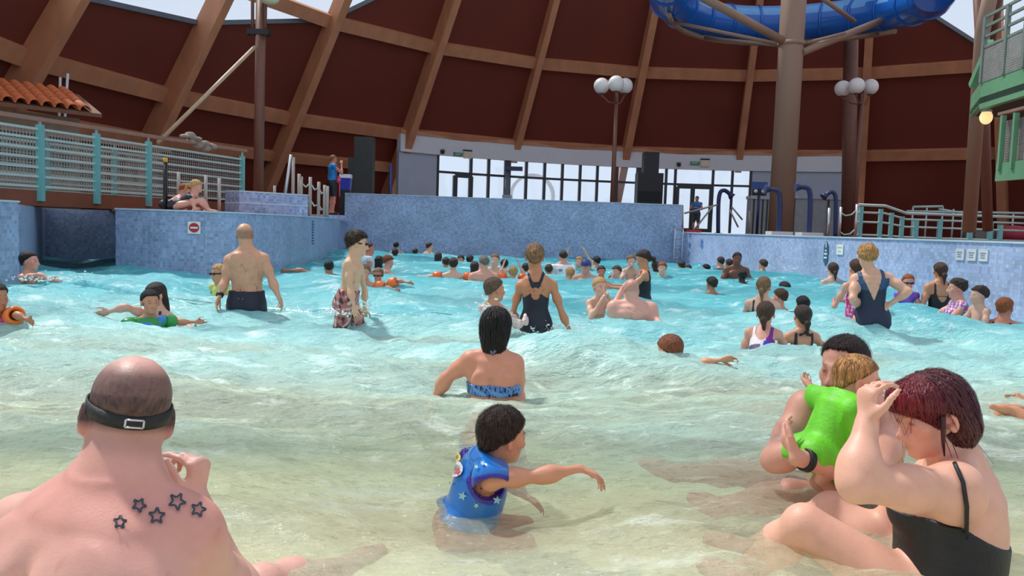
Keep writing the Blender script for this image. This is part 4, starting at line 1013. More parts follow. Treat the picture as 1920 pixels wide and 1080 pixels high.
# ---- big column carrying the blue flume
pd_ = 25.5; b = P(1463, 430, pd_); tp_ = P(1478, -60, pd_)
t_ = thing('flume_column', (b[0], b[1], .86), 'thick grey brown column holding up the blue slide', 'column')
MB().tube([(b[0], b[1], .86), (b[0], b[1], tp_[2] + 4)], .385, 24).build('shaft', M_COLUMN, t_)
zc = zat(1463, 82, pd_); MB().tube([(b[0], b[1], zc - .06), (b[0], b[1], zc + .06)], .42, 24).build('clamp_ring', M_COLUMN, t_)
def strut(a, c, r=.09): MB().tube([a, c], r, 10).build('strut', M_COLUMN, t_)
C0 = V3(b[0], b[1], 0); FR, FZ = 3.95, 8.55
strut(V3(b[0] - .3, b[1] - .15, zc + .05), P(1312, -8, 24.0), .13); strut(V3(b[0] + .3, b[1] - .2, zat(1480, 100, pd_)), P(1650, 40, 26.5), .12); strut(P(1602, 40, 25.4), P(1535, -8, 23.5), .07)
strut(P(1585, 62, 25.4), V3(b[0] + .3, b[1], zc), .05)
fl = thing('water_slide', C0 + V3(0, 0, FZ), 'blue tube slide coiling round the top of the column', 'slide')
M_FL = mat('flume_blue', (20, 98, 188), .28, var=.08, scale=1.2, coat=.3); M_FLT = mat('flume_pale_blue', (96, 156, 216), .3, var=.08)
NSEG = 14; aa = np.linspace(math.radians(-28), math.radians(208), NSEG + 1)
hz = lambda a: FZ + .10 * math.sin(2 * a) + .45 * (a - math.pi / 2) / math.pi
for k in range(NSEG):
    pts = [V3(b[0] + FR * math.cos(a), b[1] + FR * math.sin(a), hz(a)) for a in np.linspace(aa[k], aa[k + 1], 6)]
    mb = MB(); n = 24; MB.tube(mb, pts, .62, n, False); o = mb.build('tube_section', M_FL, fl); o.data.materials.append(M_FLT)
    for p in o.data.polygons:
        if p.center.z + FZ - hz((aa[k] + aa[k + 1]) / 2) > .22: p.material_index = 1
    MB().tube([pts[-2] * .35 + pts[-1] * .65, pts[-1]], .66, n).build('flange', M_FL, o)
MB().tube([V3(b[0] + (FR - .1) * math.cos(a), b[1] + (FR - .1) * math.sin(a), hz(a) - .72) for a in np.linspace(math.radians(15), math.radians(165), 30)], .085, 10).build('carrier_pipe', M_COLUMN, fl)
for ad_ in (25, 58, 90, 122, 155):
    a = math.radians(ad_); MB().tube([V3(b[0] + (FR - .1) * math.cos(a), b[1] + (FR - .1) * math.sin(a), hz(a) - .72), C0 + V3(.3 * math.cos(a), .3 * math.sin(a), zc)], .06, 8).build('radial_arm', M_COLUMN, fl)
# brown posts under the right ribs
for u, d, l in ((1592, 29.5, 'brown column right of the white window wall'), ):
    p0 = P(u, 420, d); q0 = P(u + 4, 40, d); MB().tube([(p0[0], p0[1], .86), (q0[0], q0[1], q0[2])], .26, 14).build('brown_column', M_RUST, None, origin=(p0[0], p0[1], .86)); tag(bpy.data.objects['brown_column'], l, 'column')
t_ = thing('leaning_column', (*P(1818, 420, 19.0)[:2], .86), 'pair of leaning brown props under the green tower', 'column')
MB().tube([P(1817, 432, 19.0), P(1842, 60, 17.5), P(1868, -60, 17.0)], .15, 14).build('prop', M_COLUMN, t_); MB().tube([P(1852, 432, 20.0), P(1846, 220, 19.5), P(1832, -60, 19.0)], .12, 14).build('prop', M_RUST, t_)
MB().tube([P(1852, 100, 18.0), P(1880, -60, 17.0)], .12, 12).build('prop', M_RUST, t_)

# ---- green stair tower
t_ = thing('stair_tower', (*P(1900, 420, 14.0)[:2], .86), 'green painted stair tower with grey mesh sides at the right edge', 'stair')
A, B = P(1838, 178, 15.5), P(2010, 160, 12.6)
def wallq(a, b, z0, z1, th, name, m): 
    d = nrm((b - a)[:2]); n_ = V3(-d[1], d[0], 0) * th; return MB().prism([V3(*a[:2], z0), V3(*b[:2], z0), V3(*b[:2], z0) + n_, V3(*a[:2], z0) + n_], (0, 0, z1 - z0)).build(name, m, t_)
zf0, zf1 = zat(1838, 205, 15.5), zat(1838, 155, 15.5)
wallq(A, B, zf0, zf1, .12, 'fascia', M_GREEN)
A2 = P(1822, 170, 17.0); wallq(A2, A, zf0 + .08, zf1 + .02, .1, 'fascia', M_GREEN)
MB().prism([V3(*A[:2], zf0 + .1), V3(*B[:2], zf0 + .1), V3(B[0] + 3, B[1] + 1.5, zf0 + .1), V3(A2[0] + 2.5, A2[1], zf0 + .1), V3(*A2[:2], zf0 + .1)], (0, 0, .12)).build('platform', mat('dark_platform', (40, 46, 46), .7), t_)
MB().bar(A2 + V3(0, 0, .1), P(1858, 78, 16.2), .12, .14).build('stringer', M_GREEN, t_)
def meshpanel(a, b, z0, z1, s=.045):
    mb = MB(); L = np.linalg.norm((b - a)[:2]); n = int(L / s); d = nrm((b - a)[:2])
    for i in range(n + 1): p = a + (b - a) * i / n; mb.box((p[0], p[1], (z0 + z1) / 2), (.014, .014, z1 - z0))
    for k in range(int((z1 - z0) / s) + 1): mb.bar(V3(*a[:2], z0 + s * k), V3(*b[:2], z0 + s * k), .012, .012)
    return tag(mb.build('wire_mesh', M_MESH, t_), kind='stuff')
zm1 = zf1 + .62; meshpanel(A + V3(0, .06, 0), B + V3(0, .06, 0), zf1, zm1)
M_GPOST = mat('grey_green_post', (118, 128, 120), .5)
for f in (.02, .30, .52, .8):
    p = A + (B - A) * f; MB().box((p[0], p[1] + .05, zf1 + .62), (.07, .07, 1.24)).build('post', M_GPOST, t_)
for dz in (.66, .86, 1.05, 1.24): MB().bar(V3(*A[:2], zf1 + dz), V3(*B[:2], zf1 + dz), .04, .05).build('rail', M_GPOST, t_)
C_, D_ = P(1866, 330, 14.2), P(2010, 330, 12.4)
zl0, zl1 = zat(1866, 340, 14.2), zat(1866, 306, 14.2); wallq(C_, D_, zl0, zl1, .1, 'fascia', M_GREEN)
meshpanel(C_ + V3(.12, .05, 0), D_ + V3(0, .05, 0), zl1, zl1 + .75)
for f in (.04, .22, .5): 
    p = C_ + (D_ - C_) * f; MB().box((p[0], p[1] - .03, zl1 + .35), (.08, .06, .95)).build('post', M_GREEN, t_)
MB().bar(V3(C_[0], C_[1], zl1 + .86), V3(D_[0], D_[1], zl1 + .92), .09, .05).build('handrail', mat('pinkish_timber', (150, 112, 96), .5), t_)
g = P(1849, 220, 16.0); lp = thing('bulkhead_lamp', g, 'small lit round lamp hanging under the green platform', 'lamp')
MB().sphere(g, (.12, .12, .14)).build('diffuser', mat('lamp_lit', (255, 226, 160), .4, emis=.6), lp); MB().tube([g + V3(0, 0, .12), V3(g[0], g[1], zf0 + .12)], .02, 8).build('stem', M_BLACK, lp); MB().tube([g + V3(0, 0, .10), g + V3(0, 0, .16)], .1, 14).build('cap', M_PALE, lp)

# ---- blue gooseneck showers, plinths, signs and rails on the right deck
def goose(pts, d, r, label, plinth=None):
    W = [P(u, v, d) for u, v in pts]; W[0][2] = .86; t_ = thing('shower_pipe', W[0], label, 'shower')
    sm = [V3(*p) for p in smooth_poly(W, 5)]; MB().tube(sm, r, 10).build('pipe', M_NAVY, t_)
    e = sm[-1]; dd = nrm(sm[-1] - sm[-3]); MB().tube([e - dd * .05, e + dd * .08], [r * 1.1, r * 1.9], 10).build('nozzle', M_NAVY, t_)
    MB().tube([V3(*W[0]), V3(*W[0]) + V3(0, 0, .05)], r * 2.2, 12).build('foot', M_NAVY, t_)
    if plinth:
        MB().box(V3(*W[0]) + V3(0, 0, .06), (plinth, .5, .12)).build('plinth', M_WHITE, t_)
goose([(1347, 430), (1347, 385), (1350, 362), (1357, 357), (1364, 360), (1370, 366)], 27.5, .07, 'slim navy gooseneck pipe in front of the white doors')
goose([(1461, 434), (1462, 390), (1461, 365), (1455, 357), (1440, 355)], 20.5, .065, 'navy gooseneck pipe on a white plinth before the big column', .55)
goose([(1517, 436), (1519, 385), (1518, 360), (1512, 352), (1497, 351)], 20.5, .065, 'navy gooseneck pipe on a white plinth right of the big column', .55)
goose([(1567, 432), (1567, 380), (1565, 364), (1558, 360), (1547, 367)], 23.0, .06, 'slim navy gooseneck pipe left of the chain posts')
a = P(1424, 350, 28.5); t_ = thing('info_board', (a[0], a[1], .86), 'blue board on a post with white panel left of the big column', 'board')
MB().tube([(a[0], a[1], .86), (a[0], a[1], a[2])], .05, 8).build('post', M_NAVY, t_); MB().box((a[0], a[1], zat(1424, 348, 28.5)), (.55, .08, .26)).build('board', mat('board_blue', (56, 84, 146), .5), t_); MB().box((a[0], a[1], zat(1424, 361, 28.5)), (.5, .1, .22)).build('box', M_BLACK, t_)
for dx in (-.15, .12): MB().sphere((a[0] + dx, a[1] - .07, zat(1424, 359, 28.5)), (.07, .05, .07), 10, 6).build('lamp', M_GLOBE, t_)
# grey lockers / screens under the white wall on the right
for k, (u0, u1, v0, l) in enumerate(((1403, 1440, 371, 'grey screen panel behind the blue board'), (1478, 1585, 371, 'long grey counter right of the big column'))):
    x0, x1 = P(u0, 400, 31.0), P(u1, 400, 31.0); z = zat((u0 + u1) / 2, v0, 31.0); t_ = thing('counter', ((x0 + x1) / 2) * V3(1, 1, 0) + V3(0, 0, .86), l, 'counter')
    MB().box(((x0[0] + x1[0]) / 2, 31.0, (.86 + z) / 2), (x1[0] - x0[0], .5, z - .86)).build('body', mat('grey_panel', (150, 152, 154), .6), t_)
    MB().box(((x0[0] + x1[0]) / 2, 31.0, z), (x1[0] - x0[0] + .06, .6, .12)).build('top', mat('pale_top', (168, 172, 180), .5), t_)
    for u in np.linspace(u0 + 6, u1 - 6, 4): MB().box((P(u, 400, 31)[0], 30.73, (.86 + z) / 2), (.05, .04, z - .9)).build('divider', M_DG, t_)
# steel stanchions with chains
t_ = thing('chain_posts', (*P(1590, 440, 20.0)[:2], .86), 'steel posts joined by white chains at the top of the right wall', 'barrier'); tops = []
for u, v in ((1555, 390), (1577, 388), (1607, 383)):
    a = P(u, v, 20.0); MB().tube([(a[0], a[1], .86), a], .032, 10).build('post', M_STEEL, t_); tops.append(a)
for a, b2 in zip(tops[1:-1], tops[2:]):
    for dz in (.14, .62): MB().tube([a - V3(0, 0, dz), a * .7 + b2 * .3 - V3(0, 0, dz + .10), a * .3 + b2 * .7 - V3(0, 0, dz + .10), b2 - V3(0, 0, dz)], .02, 6).build('chain', M_PALE, t_)
# pool stair rails behind the corner
t_ = thing('stair_rail', (*P(1300, 440, 26.5)[:2], .86), 'bright steel stair rails rising from the corner by the doors', 'railing')
for (u0, v0, u1, v1) in ((1280, 432, 1280, 385), (1283, 400, 1345, 384), (1300, 430, 1338, 385), (1368, 393, 1384, 426), (1372, 388, 1392, 412), (1405, 432, 1405, 395)):
    MB().tube([P(u0, v0 + (3 if v0 > 420 else 0), 26.5), P(u1, v1, 26.5)], .03, 8).build('bar', M_STEELP, t_)
rl = thing('red_float_line', P(1300, 434, 26.0), 'red strip lying on the deck edge by the corner', 'strip'); MB().box(P(1292, 433, 26.0) + V3(.15, 0, .0), (.5, .12, .08)).build('strip', mat('red_strip', (200, 50, 46), .5), rl)
# teal ramp railing on the right
t_ = thing('ramp_railing', (*P(1700, 440, 23.0)[:2], .86), 'teal posted ramp railing with pale bars behind the right wall', 'railing')
def rd(u): return 21.5 + (u - 1610) / 310 * 2.0
top_ = [(1610, 384), (1660, 386), (1700, 400), (1760, 402), (1840, 405), (1930, 408)]
for u, v in ((1615, 388), (1652, 392), (1672, 399), (1692, 406), (1718, 412), (1763, 411), (1820, 416), (1858, 415), (1876, 422)):
    a = P(u, v, rd(u)); w = .13 if u > 1700 else .10; MB().box((a[0], a[1], (.86 + a[2]) / 2), (w, .08, a[2] - .86)).build('post', M_TEAL, t_)
for off, frac in ((0, 1.0), (0, .78), (0, .5), (0, .12)):
    W = []
    for u, v in top_:
        a = P(u, v, rd(u)); a[2] = .86 + (a[2] - .86) * frac; W.append(a)
    MB().tube(W, .04 if frac == 1 else .028, 8).build('rail', M_PALE, t_)
t_ = thing('ramp_railing', (*P(1760, 440, 26.5)[:2], .86), 'second pale ramp railing further behind the teal one', 'railing')
for (u0, v0, u1, v1) in ((1712, 388, 1768, 387), (1760, 392, 1806, 400), (1700, 396, 1930, 400)): MB().tube([P(u0, v0, 26.5), P(u1, v1, 26.5)], .04, 8).build('rail', M_PALE, t_)
for u, v in ((1712, 388), (1738, 388), (1768, 388), (1788, 392), (1806, 398), (1850, 398), (1900, 400)):
    a = P(u, v, 26.5); MB().tube([(a[0], a[1], .86), a], .03, 8).build('post', M_PALE, t_)
a = P(1902, 438, 25); o = MB().sphere((a[0], a[1], 1.15), (.55, .5, .3), 14, 8).build('red_bag', mat('crimson_cloth', (150, 40, 56), .7), None, origin=(a[0], a[1], .86)); tag(o, 'crimson bag behind the ramp railing at the right edge', 'bag')
a = P(1846, 436, 25.5); taper(MB(), a, .9, 1.0, .6, .7, .86, 1.25).build('grey_bin', mat('bin_grey', (112, 112, 108), .6), None, origin=(a[0], a[1], .86)); tag(bpy.data.objects['grey_bin'], 'grey storage bin behind the ramp railing', 'bin')

# ---- signs
M_SIGN = mat('sign_white', (232, 232, 226), .5, var=.02); M_TXT = mat('sign_grey_print', (130, 134, 140), .6); M_TXTW = mat('sign_white_print', (226, 232, 236), .6)
def sign(name, u, v, d, w, h, label, nrm2, m=M_SIGN, mark=None):
    c = P(u, v, d); n_ = nrm(V3(nrm2[0], nrm2[1], 0)); r = np.cross(V3(0, 0, 1), n_); o = thing(name, c, label, 'sign')
    MB().box(c, (w, .015, h), (r, n_, (0, 0, 1))).build('plate', m, o); return o, c + n_ * .009, r, n_
def wall_d(u, pts, v=470):     # distance of a wall polyline seen at pixel (u, v)
    t = ray(u, v)[0] / ray(u, v)[1]
    for a, b in zip(pts[:-1], pts[1:]):
        fa, fb = a[0] - t * a[1], b[0] - t * b[1]
        if fa * fb <= 0: f = fa / (fa - fb); p = a + (b - a) * f; d = nrm(b - a); n_ = V3(d[1], -d[0]); return p[1], (n_ if np.dot(n_, -p) > 0 else -n_)
    return pts[-1][1], V3(0, -1)
LWa = [np.asarray(p) for p in LW]; RWa = [np.asarray(p) for p in smooth_poly(RWP)]
d, n2 = wall_d(364, LWa, 427); o, c, r, n_ = sign('no_entry_sign', 364, 427, d - .02, .185, .19, 'white square sign with a red no entry disc on the curved wall', n2)
mb = MB(); k = 20; mb.prism([c + (r * math.cos(2 * math.pi * i / k) + V3(0, 0, 1) * math.sin(2 * math.pi * i / k)) * .075 for i in range(k)], n_ * .004); mb.build('red_disc', mat('sign_red', (190, 36, 48), .5), o)
MB().box(c + n_ * .006, (.11, .004, .026), (r, n_, (0, 0, 1))).build('white_bar', M_SIGN, o)
def lines(o, c, r, n_, w, rows, m=M_TXT, t=.012):
    for i, (dz, fw_) in enumerate(rows): MB().box(c + n_ * .002 + V3(0, 0, dz), (w * fw_, .003, t), (r, n_, (0, 0, 1))).build('printed_line', m, o)
d, n2 = wall_d(1575, RWa); o, c, r, n_ = sign('notice', 1575, 468, d - .02, .235, .18, 'white notice right of the dark arrow sign', n2); lines(o, c, r, n_, .2, ((.04, .8), (-.03, .5)), mat('sign_pale_print', (196, 190, 160), .6))
for k, u in enumerate((1800, 1822, 1844)):
    d, n2 = wall_d(u, RWa); o, c, r, n_ = sign('notice', u, 477 + k, d - .02, .165, .155, ('first', 'second', 'third')[k] + ' from the left of three pale notices on the right wall', n2, mat('sign_pale_grey', (206, 210, 214), .5)); lines(o, c, r, n_, .13, ((.03, .8), (.0, .55), (-.03, .6)), t=.009)
d, n2 = wall_d(1550, RWa); n_ = nrm(V3(n2[0], n2[1], 0)); c = P(1550, 476, d) + n_ * .004; r = np.cross(V3(0, 0, 1), n_); o = thing('depth_sign', c, 'dark slate arrow shaped depth sign on the right wall', 'sign')
sh = [(-.085, .14), (-.04, .19), (0, .23), (.04, .19), (.085, .14), (.085, -.14), (.04, -.17), (0, -.22), (-.04, -.17), (-.085, -.14)]
MB().prism([c + r * x + V3(0, 0, y) for x, y in sh], n_ * .015).build('plate', mat('slate_sign', (62, 96, 116), .5), o)
for dz, w, t in ((.16, .03, .09), (.06, .06, .03), (-.0, .11, .035), (-.07, .11, .03)): MB().box(c + n_ * .017 + V3(0, 0, dz), (w, .004, t), (r, n_, (0, 0, 1))).build('printed_line', M_TXTW, o)
M_DEPTH = mat('depth_paint', (44, 86, 132), .5)
d, n2 = wall_d(586, LWa, 436); n_ = nrm(V3(n2[0], n2[1], 0)); c = P(586, 436, d) + n_ * .015; r = np.cross(V3(0, 0, 1), n_); o = thing('depth_gauge', c, 'column of dark depth marks on the curved blue wall', 'sign')
for i in range(9): MB().box(c + V3(0, 0, .24 - .06 * i), (.14 + .05 * (i % 2), .006, .03), (r, n_, (0, 0, 1))).build('mark', M_DEPTH, o)
for u, v, l, w in ((1293, 459, 'column of faded blue depth marks beside the corner ladder', .12), (1316, 456, 'small blue square mark on the pale wall by the corner', .16)):
    d, n2 = wall_d(u, RWa); n_ = nrm(V3(n2[0], n2[1], 0)); c = P(u, v, d) + n_ * .012; r = np.cross(V3(0, 0, 1), n_); o = thing('depth_gauge', c, l, 'sign')
    if w > .13:
        for dx, dz, a_, b_ in ((-.06, 0, .04, .2), (.06, 0, .04, .2), (0, -.09, .16, .035), (0, .0, .1, .03), (0, .09, .1, .03)): MB().box(c + r * dx + V3(0, 0, dz), (a_, .006, b_), (r, n_, (0, 0, 1))).build('mark', mat('depth_blue', (64, 128, 200), .5), o)
    else:
        for i, dz in enumerate((.32, .25, .05, 0, -.05, -.22, -.3)): MB().box(c + V3(0, 0, dz), (.13, .006, .04), (r, n_, (0, 0, 1))).build('mark', mat('depth_blue', (64, 128, 200), .5), o)
c = P(4, 418, 8.72); n_ = nrm(V3(1, -.02, 0)); o = thing('notice', c, 'white notice on the blue wall at the left edge', 'sign'); MB().box(c + V3(.0, 0, 0), (.02, .42, .17)).build('plate', M_SIGN, o)
for i in range(3): MB().box(c + V3(.012, 0, .05 - .04 * i), (.004, .28, .016)).build('printed_line', M_TXT, o)
# exit signs and small fittings on the white band
M_EXIT = mat('exit_green', (52, 140, 100), .5)
for u, v, l in ((862, 290, 'left'), (1303, 306, 'right')):
    a = arc_angle(u, RW - .14); c = ring(a, RW - .16, zat(u, v, ring(a, RW - .16, 0)[1])); rad = nrm(V3(CX, CY, 0) - c * V3(1, 1, 0)); r = np.cross(V3(0, 0, 1), rad)
    o = thing('exit_sign', c, 'green and cream exit sign on the white band above the %s door' % l, 'sign')
    MB().box(c - r * .28, (.42, .05, .16), (r, rad, (0, 0, 1))).build('green_plate', M_EXIT, o); MB().box(c + r * .18, (.38, .06, .30), (r, rad, (0, 0, 1))).build('cream_plate', mat('cream_plate', (222, 206, 184), .5), o); text_obj('exit_lettering', 'EXIT', c - r * .28 + rad * .027, r, (0, 0, 1), .13, M_TXTW, o)
    MB().box(c + r * .18 + V3(0, 0, .2), (.42, .08, .06), (r, rad, (0, 0, 1))).build('head', M_DG, o)
for u, v, l in ((822, 284, 'small dark camera on the white band at its left end'), (1262, 308, 'small dark camera on the white band right of the black tower')):
    a = arc_angle(u, RW - .14); c = ring(a, RW - .18, zat(u, v, ring(a, RW - .18, 0)[1])); o = thing('camera_dome', c, l, 'camera'); MB().sphere(c, .10, 12, 8).build('dome', M_DG, o); MB().box(c + V3(0, .04, .1), (.2, .14, .06)).build('mount', M_PALE, o)
# dark bracket light in front of the windows
c = ring(arc_angle(945, RW - .3), RW - .3, 1); o = thing('bracket_light', (c[0], c[1], .9), 'grey post with a black arm light in front of the windows', 'lamp')
zb = zat(945, 316, c[1]); MB().tube([(c[0], c[1], .9), (c[0], c[1], zb + .1)], .11, 10).build('post', mat('mid_grey_post', (110, 116, 128), .5), o); MB().box((c[0] + .28, c[1] - .1, zb), (.75, .3, .18)).build('arm_light', M_NAVY, o); MB().box((c[0], c[1] - .1, zat(945, 372, c[1])), (.42, .3, .3)).build('base_box', M_GREYW, o)
# pale arch outdoors
mb = MB(); ac = P(998, 345, 60); mb.tube([ac + V3(1.6 * math.cos(t__), 0, 1.6 * math.sin(t__) - .9) for t__ in np.linspace(-.5, math.pi + .5, 24)], .16, 8); o = mb.build('arch', mat('pale_arch', (196, 200, 210), .6), None, origin=(ac[0], ac[1], .9)); tag(o, 'pale metal arch standing outdoors beyond the windows', 'arch')
for dx in (-1.42, 1.42): MB().tube([(ac[0] + dx, ac[1], .88), (ac[0] + dx, ac[1], ac[2] - 1.6)], .16, 8).build('arch_leg', MATS['pale_arch'], o)
# ================================================================== people close to the viewer
def surf(s, p, d, off=.0015):            # nearest skin vertex to a ray point: slide p along d until the skin
    V = s.V; rel = V - p; t = rel @ d; perp = np.linalg.norm(rel - t[:, None] * d, axis=1); ok = perp < s.h * 1.6
    if not ok.any(): return None
    i = np.where(ok)[0][np.argmin(t[ok])]; return p + d * (t[i]) - d * off
def skin_marks(s, name, polys, m, label=None):   # flat ink drawn on the skin: polylines given in pixels
    V = []; Q = []
    for pts, w in polys:
        W = []
        for (u, v) in pts:
            r = nrm(ray(u, v)); p = surf(s, EYE, r, .0018)
            W.append(p)
        W = [x for x in W if x is not None]
        for a, b in zip(W[:-1], W[1:]):
            d = nrm(b - a); sd = nrm(np.cross(d, nrm((a + b) / 2 - EYE))) * w / 2; i = len(V)
            V += [a - sd, a + sd, b + sd, b - sd]; Q.append((i, i + 1, i + 2, i + 3))
    if V: return s.part(name, np.array(V), np.array(Q), m, (60, 62, 78), label)

# ---- bald man with star tattoos, seen from behind
s = Person('bald man with star tattoos on one shoulder sitting in the shallows, seen from behind', h=.0065)
nek = P(214, 886, 1.55); pel = P(165, 1450, 1.52)
j = dict(nek=nek, pel=pel, shL=P(42, 1000, 1.70), shR=P(338, 1008, 1.53), head=P(240, 776, 1.62), hf=V3(-.52, .85, -.14), hu=V3(.10, .16, 1),
         elR=P(474, 1180, 1.80), wrR=P(364, 932, 1.90), elL=P(-60, 1230, 1.85), wrL=P(250, 960, 2.03),
         hipL=pel + V3(-.10, .05, -.03), hipR=pel + V3(.10, .05, -.03), knL=P(110, 1200, 2.2), knR=P(488, 1104, 2.05), anL=P(330, 1120, 2.5), anR=P(650, 1068, 2.5), toeL=P(400, 1075, 2.6), toeR=P(712, 1034, 2.62))
hd = {'R': dict(d=V3(.12, .1, 1), n=V3(-.95, .3, .1), curls=[(1.15, .35, .2), (1.3, .9, .5), (1.35, 1.0, .6), (1.35, 1.1, .7)], s=.98, thumb=.9), 'L': dict(d=V3(.75, .1, .75), n=V3(.5, -.6, -.4), curl=(.5, .6, .5), s=1.05)}
LM = [(0, .20, .15, 0), (.15, .215, .17, 0), (.38, .205, .165, .01), (.6, .215, .16, -.01), (.78, .215, .145, -.02), (.9, .155, .105, -.015), (1, .075, .075, 0)]
s.build(j, 1.08, 1.02, 'm', 1.2, (232, 188, 178), 2, hd, armfat=1.25, loft=LM, neckr=1.12, jaw=1.10, bow=.03, trap=.75, armk=.05)
g = s.full
for a, b, r in ((.10, .97, .010),): g.cone(s.tp(0, -.20, .18), s.tp(0, -.185, .50), .012, .010, .05, True)
for sx in (-1, 1): g.ell(s.tp(sx * .115, -.125, .44), (.062, .03, .085), s.T, .05)
def pA(s, V, q, t, col, blend):
    st = np.clip((q[:, 2] + .035 - .10 * np.clip(q[:, 1], -1, .0) * 0) / .02, 0, 1) * np.clip((.115 - q[:, 2] - .10 * np.clip(q[:, 1] + .02, 0, 1) * 4) / .035, 0, 1) * np.clip((.050 - q[:, 1]) / .02, 0, 1)
    top = np.exp(-((q[:, 0] / .055) ** 2 + ((q[:, 1] - .0) / .075) ** 2)) * (q[:, 2] > .04)
    low = np.clip((q[:, 2] + .065) / .035, 0, 1)
    blend(np.clip(st * low * (1 - 1.15 * top), 0, 1) * .92 * (1 + .12 * vnoise(V, 400, 2)), (46, 30, 30))
    nape = np.clip((q[:, 2] + .09) / .03, 0, 1) * np.clip((-.01 - q[:, 2]) / .03, 0, 1) * (q[:, 1] < -.02) * (np.abs(q).max(1) < .14); blend(nape * .28, (110, 70, 60))
    red = np.exp(-((q[:, 2] + .15) / .09) ** 2) * (q[:, 1] < .1) * (np.abs(q[:, 0]) < .25); blend(red * .30, (206, 104, 92))
    sp = np.clip(vnoise(V, 95, 8) * vnoise(V, 60, 3) * 6 - 1.1, 0, 1) * (q[:, 2] < -.14); blend(sp * .25, (196, 110, 100))
    br = (np.abs(q[:, 0]) < .07) * (q[:, 2] > -.14) * (q[:, 1] < .13) * np.clip((q[:, 1] + .005) / .02, 0, 1) * np.clip((-.03 - q[:, 2]) / .02, 0, 1); blend(br * .9, (46, 34, 30))
s.finish(paint=pA)
# beard, goggles strap
bs = Sdf(); bs.ell(s.hp(0, .040, -.075), np.array((.062, .062, .062)) * s.hs * 1.05, s.H, .02); bs.ell(s.hp(0, .06, -.12), np.array((.045, .04, .035)) * s.hs, s.H, .02)
V, Q = grow(bs, .006, region=lambda Pn: (lambda q: np.maximum(-.0 - q[:, 1], np.maximum(q[:, 2] + .045, -.2)))(s.hl(Pn)))
s.part('beard', V, Q, M_HAIR, 'dark', 'short dark beard')
def strap_ring(s, z, w, t, tilt, color, name, label=None, m=None, grow_=.005):
    V = []; Q = []; n = 40
    for i in range(n):
        a = 2 * math.pi * i / n; x, y = math.sin(a), math.cos(a); zc = z + tilt * y
        rr = math.sqrt(max(0.02, 1 - ((zc - .036) / .083) ** 2)); bx, by = (.0755 * rr + grow_) * x, -.018 + (.097 * rr + grow_) * y
        for k, (o, dz) in enumerate(((0, -w / 2), (t, -w / 2), (t, w / 2), (0, w / 2))): V.append(s.hp(bx + x * o, by + y * o, zc + dz))
    for i in range(n):
        for k in range(4): Q.append((i * 4 + k, ((i + 1) % n) * 4 + k, ((i + 1) % n) * 4 + (k + 1) % 4, i * 4 + (k + 1) % 4))
    return s.part(name, np.array(V), np.array(Q), m or M_CLOTH, color, label)
strap_ring(s, .012, .026, .004, .022, (20, 22, 22), 'goggle_strap', 'black goggle strap')
mbk = MB()
for dz in (-.006, .008): mbk.tube([s.hp(x, -.133, -.010 + dz) for x in (-.016, -.006, .006, .016)], .0022, 6)
for dx in (-.016, .016): mbk.tube([s.hp(dx, -.133, -.016), s.hp(dx, -.133, -.002)], .0022, 6)
mbk.build('strap_buckle', M_STEEL, s.ob)
def star(u, v, r, rot, k=1):
    pts = []
    for i in range(11):
        a = rot + math.pi / 5 * i; q = r if i % 2 == 0 else r * .45; pts.append((u + q * math.sin(a), v - q * math.cos(a) * k))
    # densify
    out = []
    for a, b in zip(pts[:-1], pts[1:]):
        for t_ in (0, .5): out.append((a[0] + (b[0] - a[0]) * t_, a[1] + (b[1] - a[1]) * t_))
    return out + [pts[-1]]
M_INK = mat('tattoo_ink', (70, 72, 90), .6, attr='Col')
for u, v, r, rot in ((225, 979, 13, .1), (261, 947, 14, .5), (294, 967, 16, .05), (332, 940, 17, .5), (372, 955, 15, .3)):
    skin_marks(s, 'star_tattoo', [(star(u, v, r, rot), .0042)], M_INK)
manA = s

# ---- boy in the blue buoyancy vest
s = Person('small boy in a blue starred float vest reaching out one arm over the shallows', h=.0065)
nek = P(914, 870, 2.75); pel = P(872, 985, 2.76); hf = nrm(V3(.80, .55, -.12))
j = dict(nek=nek, pel=pel, shL=P(890, 868, 2.87), shR=P(922, 897, 2.62), head=P(944, 818, 2.74), hf=hf, hu=V3(.1, 0, 1), elR=P(1010, 893, 2.62), wrR=P(1088, 878, 2.64), elL=P(960, 905, 2.95), wrL=P(985, 930, 2.90),
         hipL=pel + V3(.02, .07, -.02), hipR=pel + V3(.02, -.06, -.02), knL=P(985, 985, 2.98), knR=P(985, 1018, 2.72), anL=P(890, 1015, 2.95), anR=P(880, 1030, 2.74), toeL=P(850, 1010, 2.95), toeR=P(838, 1025, 2.76))
hd = {'R': dict(d=V3(.9, .05, -.38), n=V3(-.38, -.15, -.9), curls=[(.1, .25, .2), (.35, .3, .25), (.5, .4, .3), (.6, .45, .3)], s=.66, spread=.16), 'L': dict(d=V3(.8, .3, -.5), n=V3(0, 0, -1), s=.62)}
s.build(j, .60, .845, 'm', 1.28, (226, 168, 138), 2, hd, armfat=1.06, child=True, neckr=.9)
s.finish()
strands(s, s.hair('short', (52, 34, 28), h=.005, t=.011, mess=.006, fringe=.0), 2200, .035, .0022, lift=.004)
sf = s.T
def Rv(q):
    x, y, z = np.abs(q[:, 0]), q[:, 1], q[:, 2]
    armhole = .056 - np.sqrt((z - .215) ** 2 + (y * .9) ** 2) - 10 * (x < .07)
    neckh = .075 - np.sqrt(x ** 2 + (y - .03) ** 2 + (z - .31) ** 2)
    return np.maximum.reduce([z - .30, .03 - z, armhole, neckh])
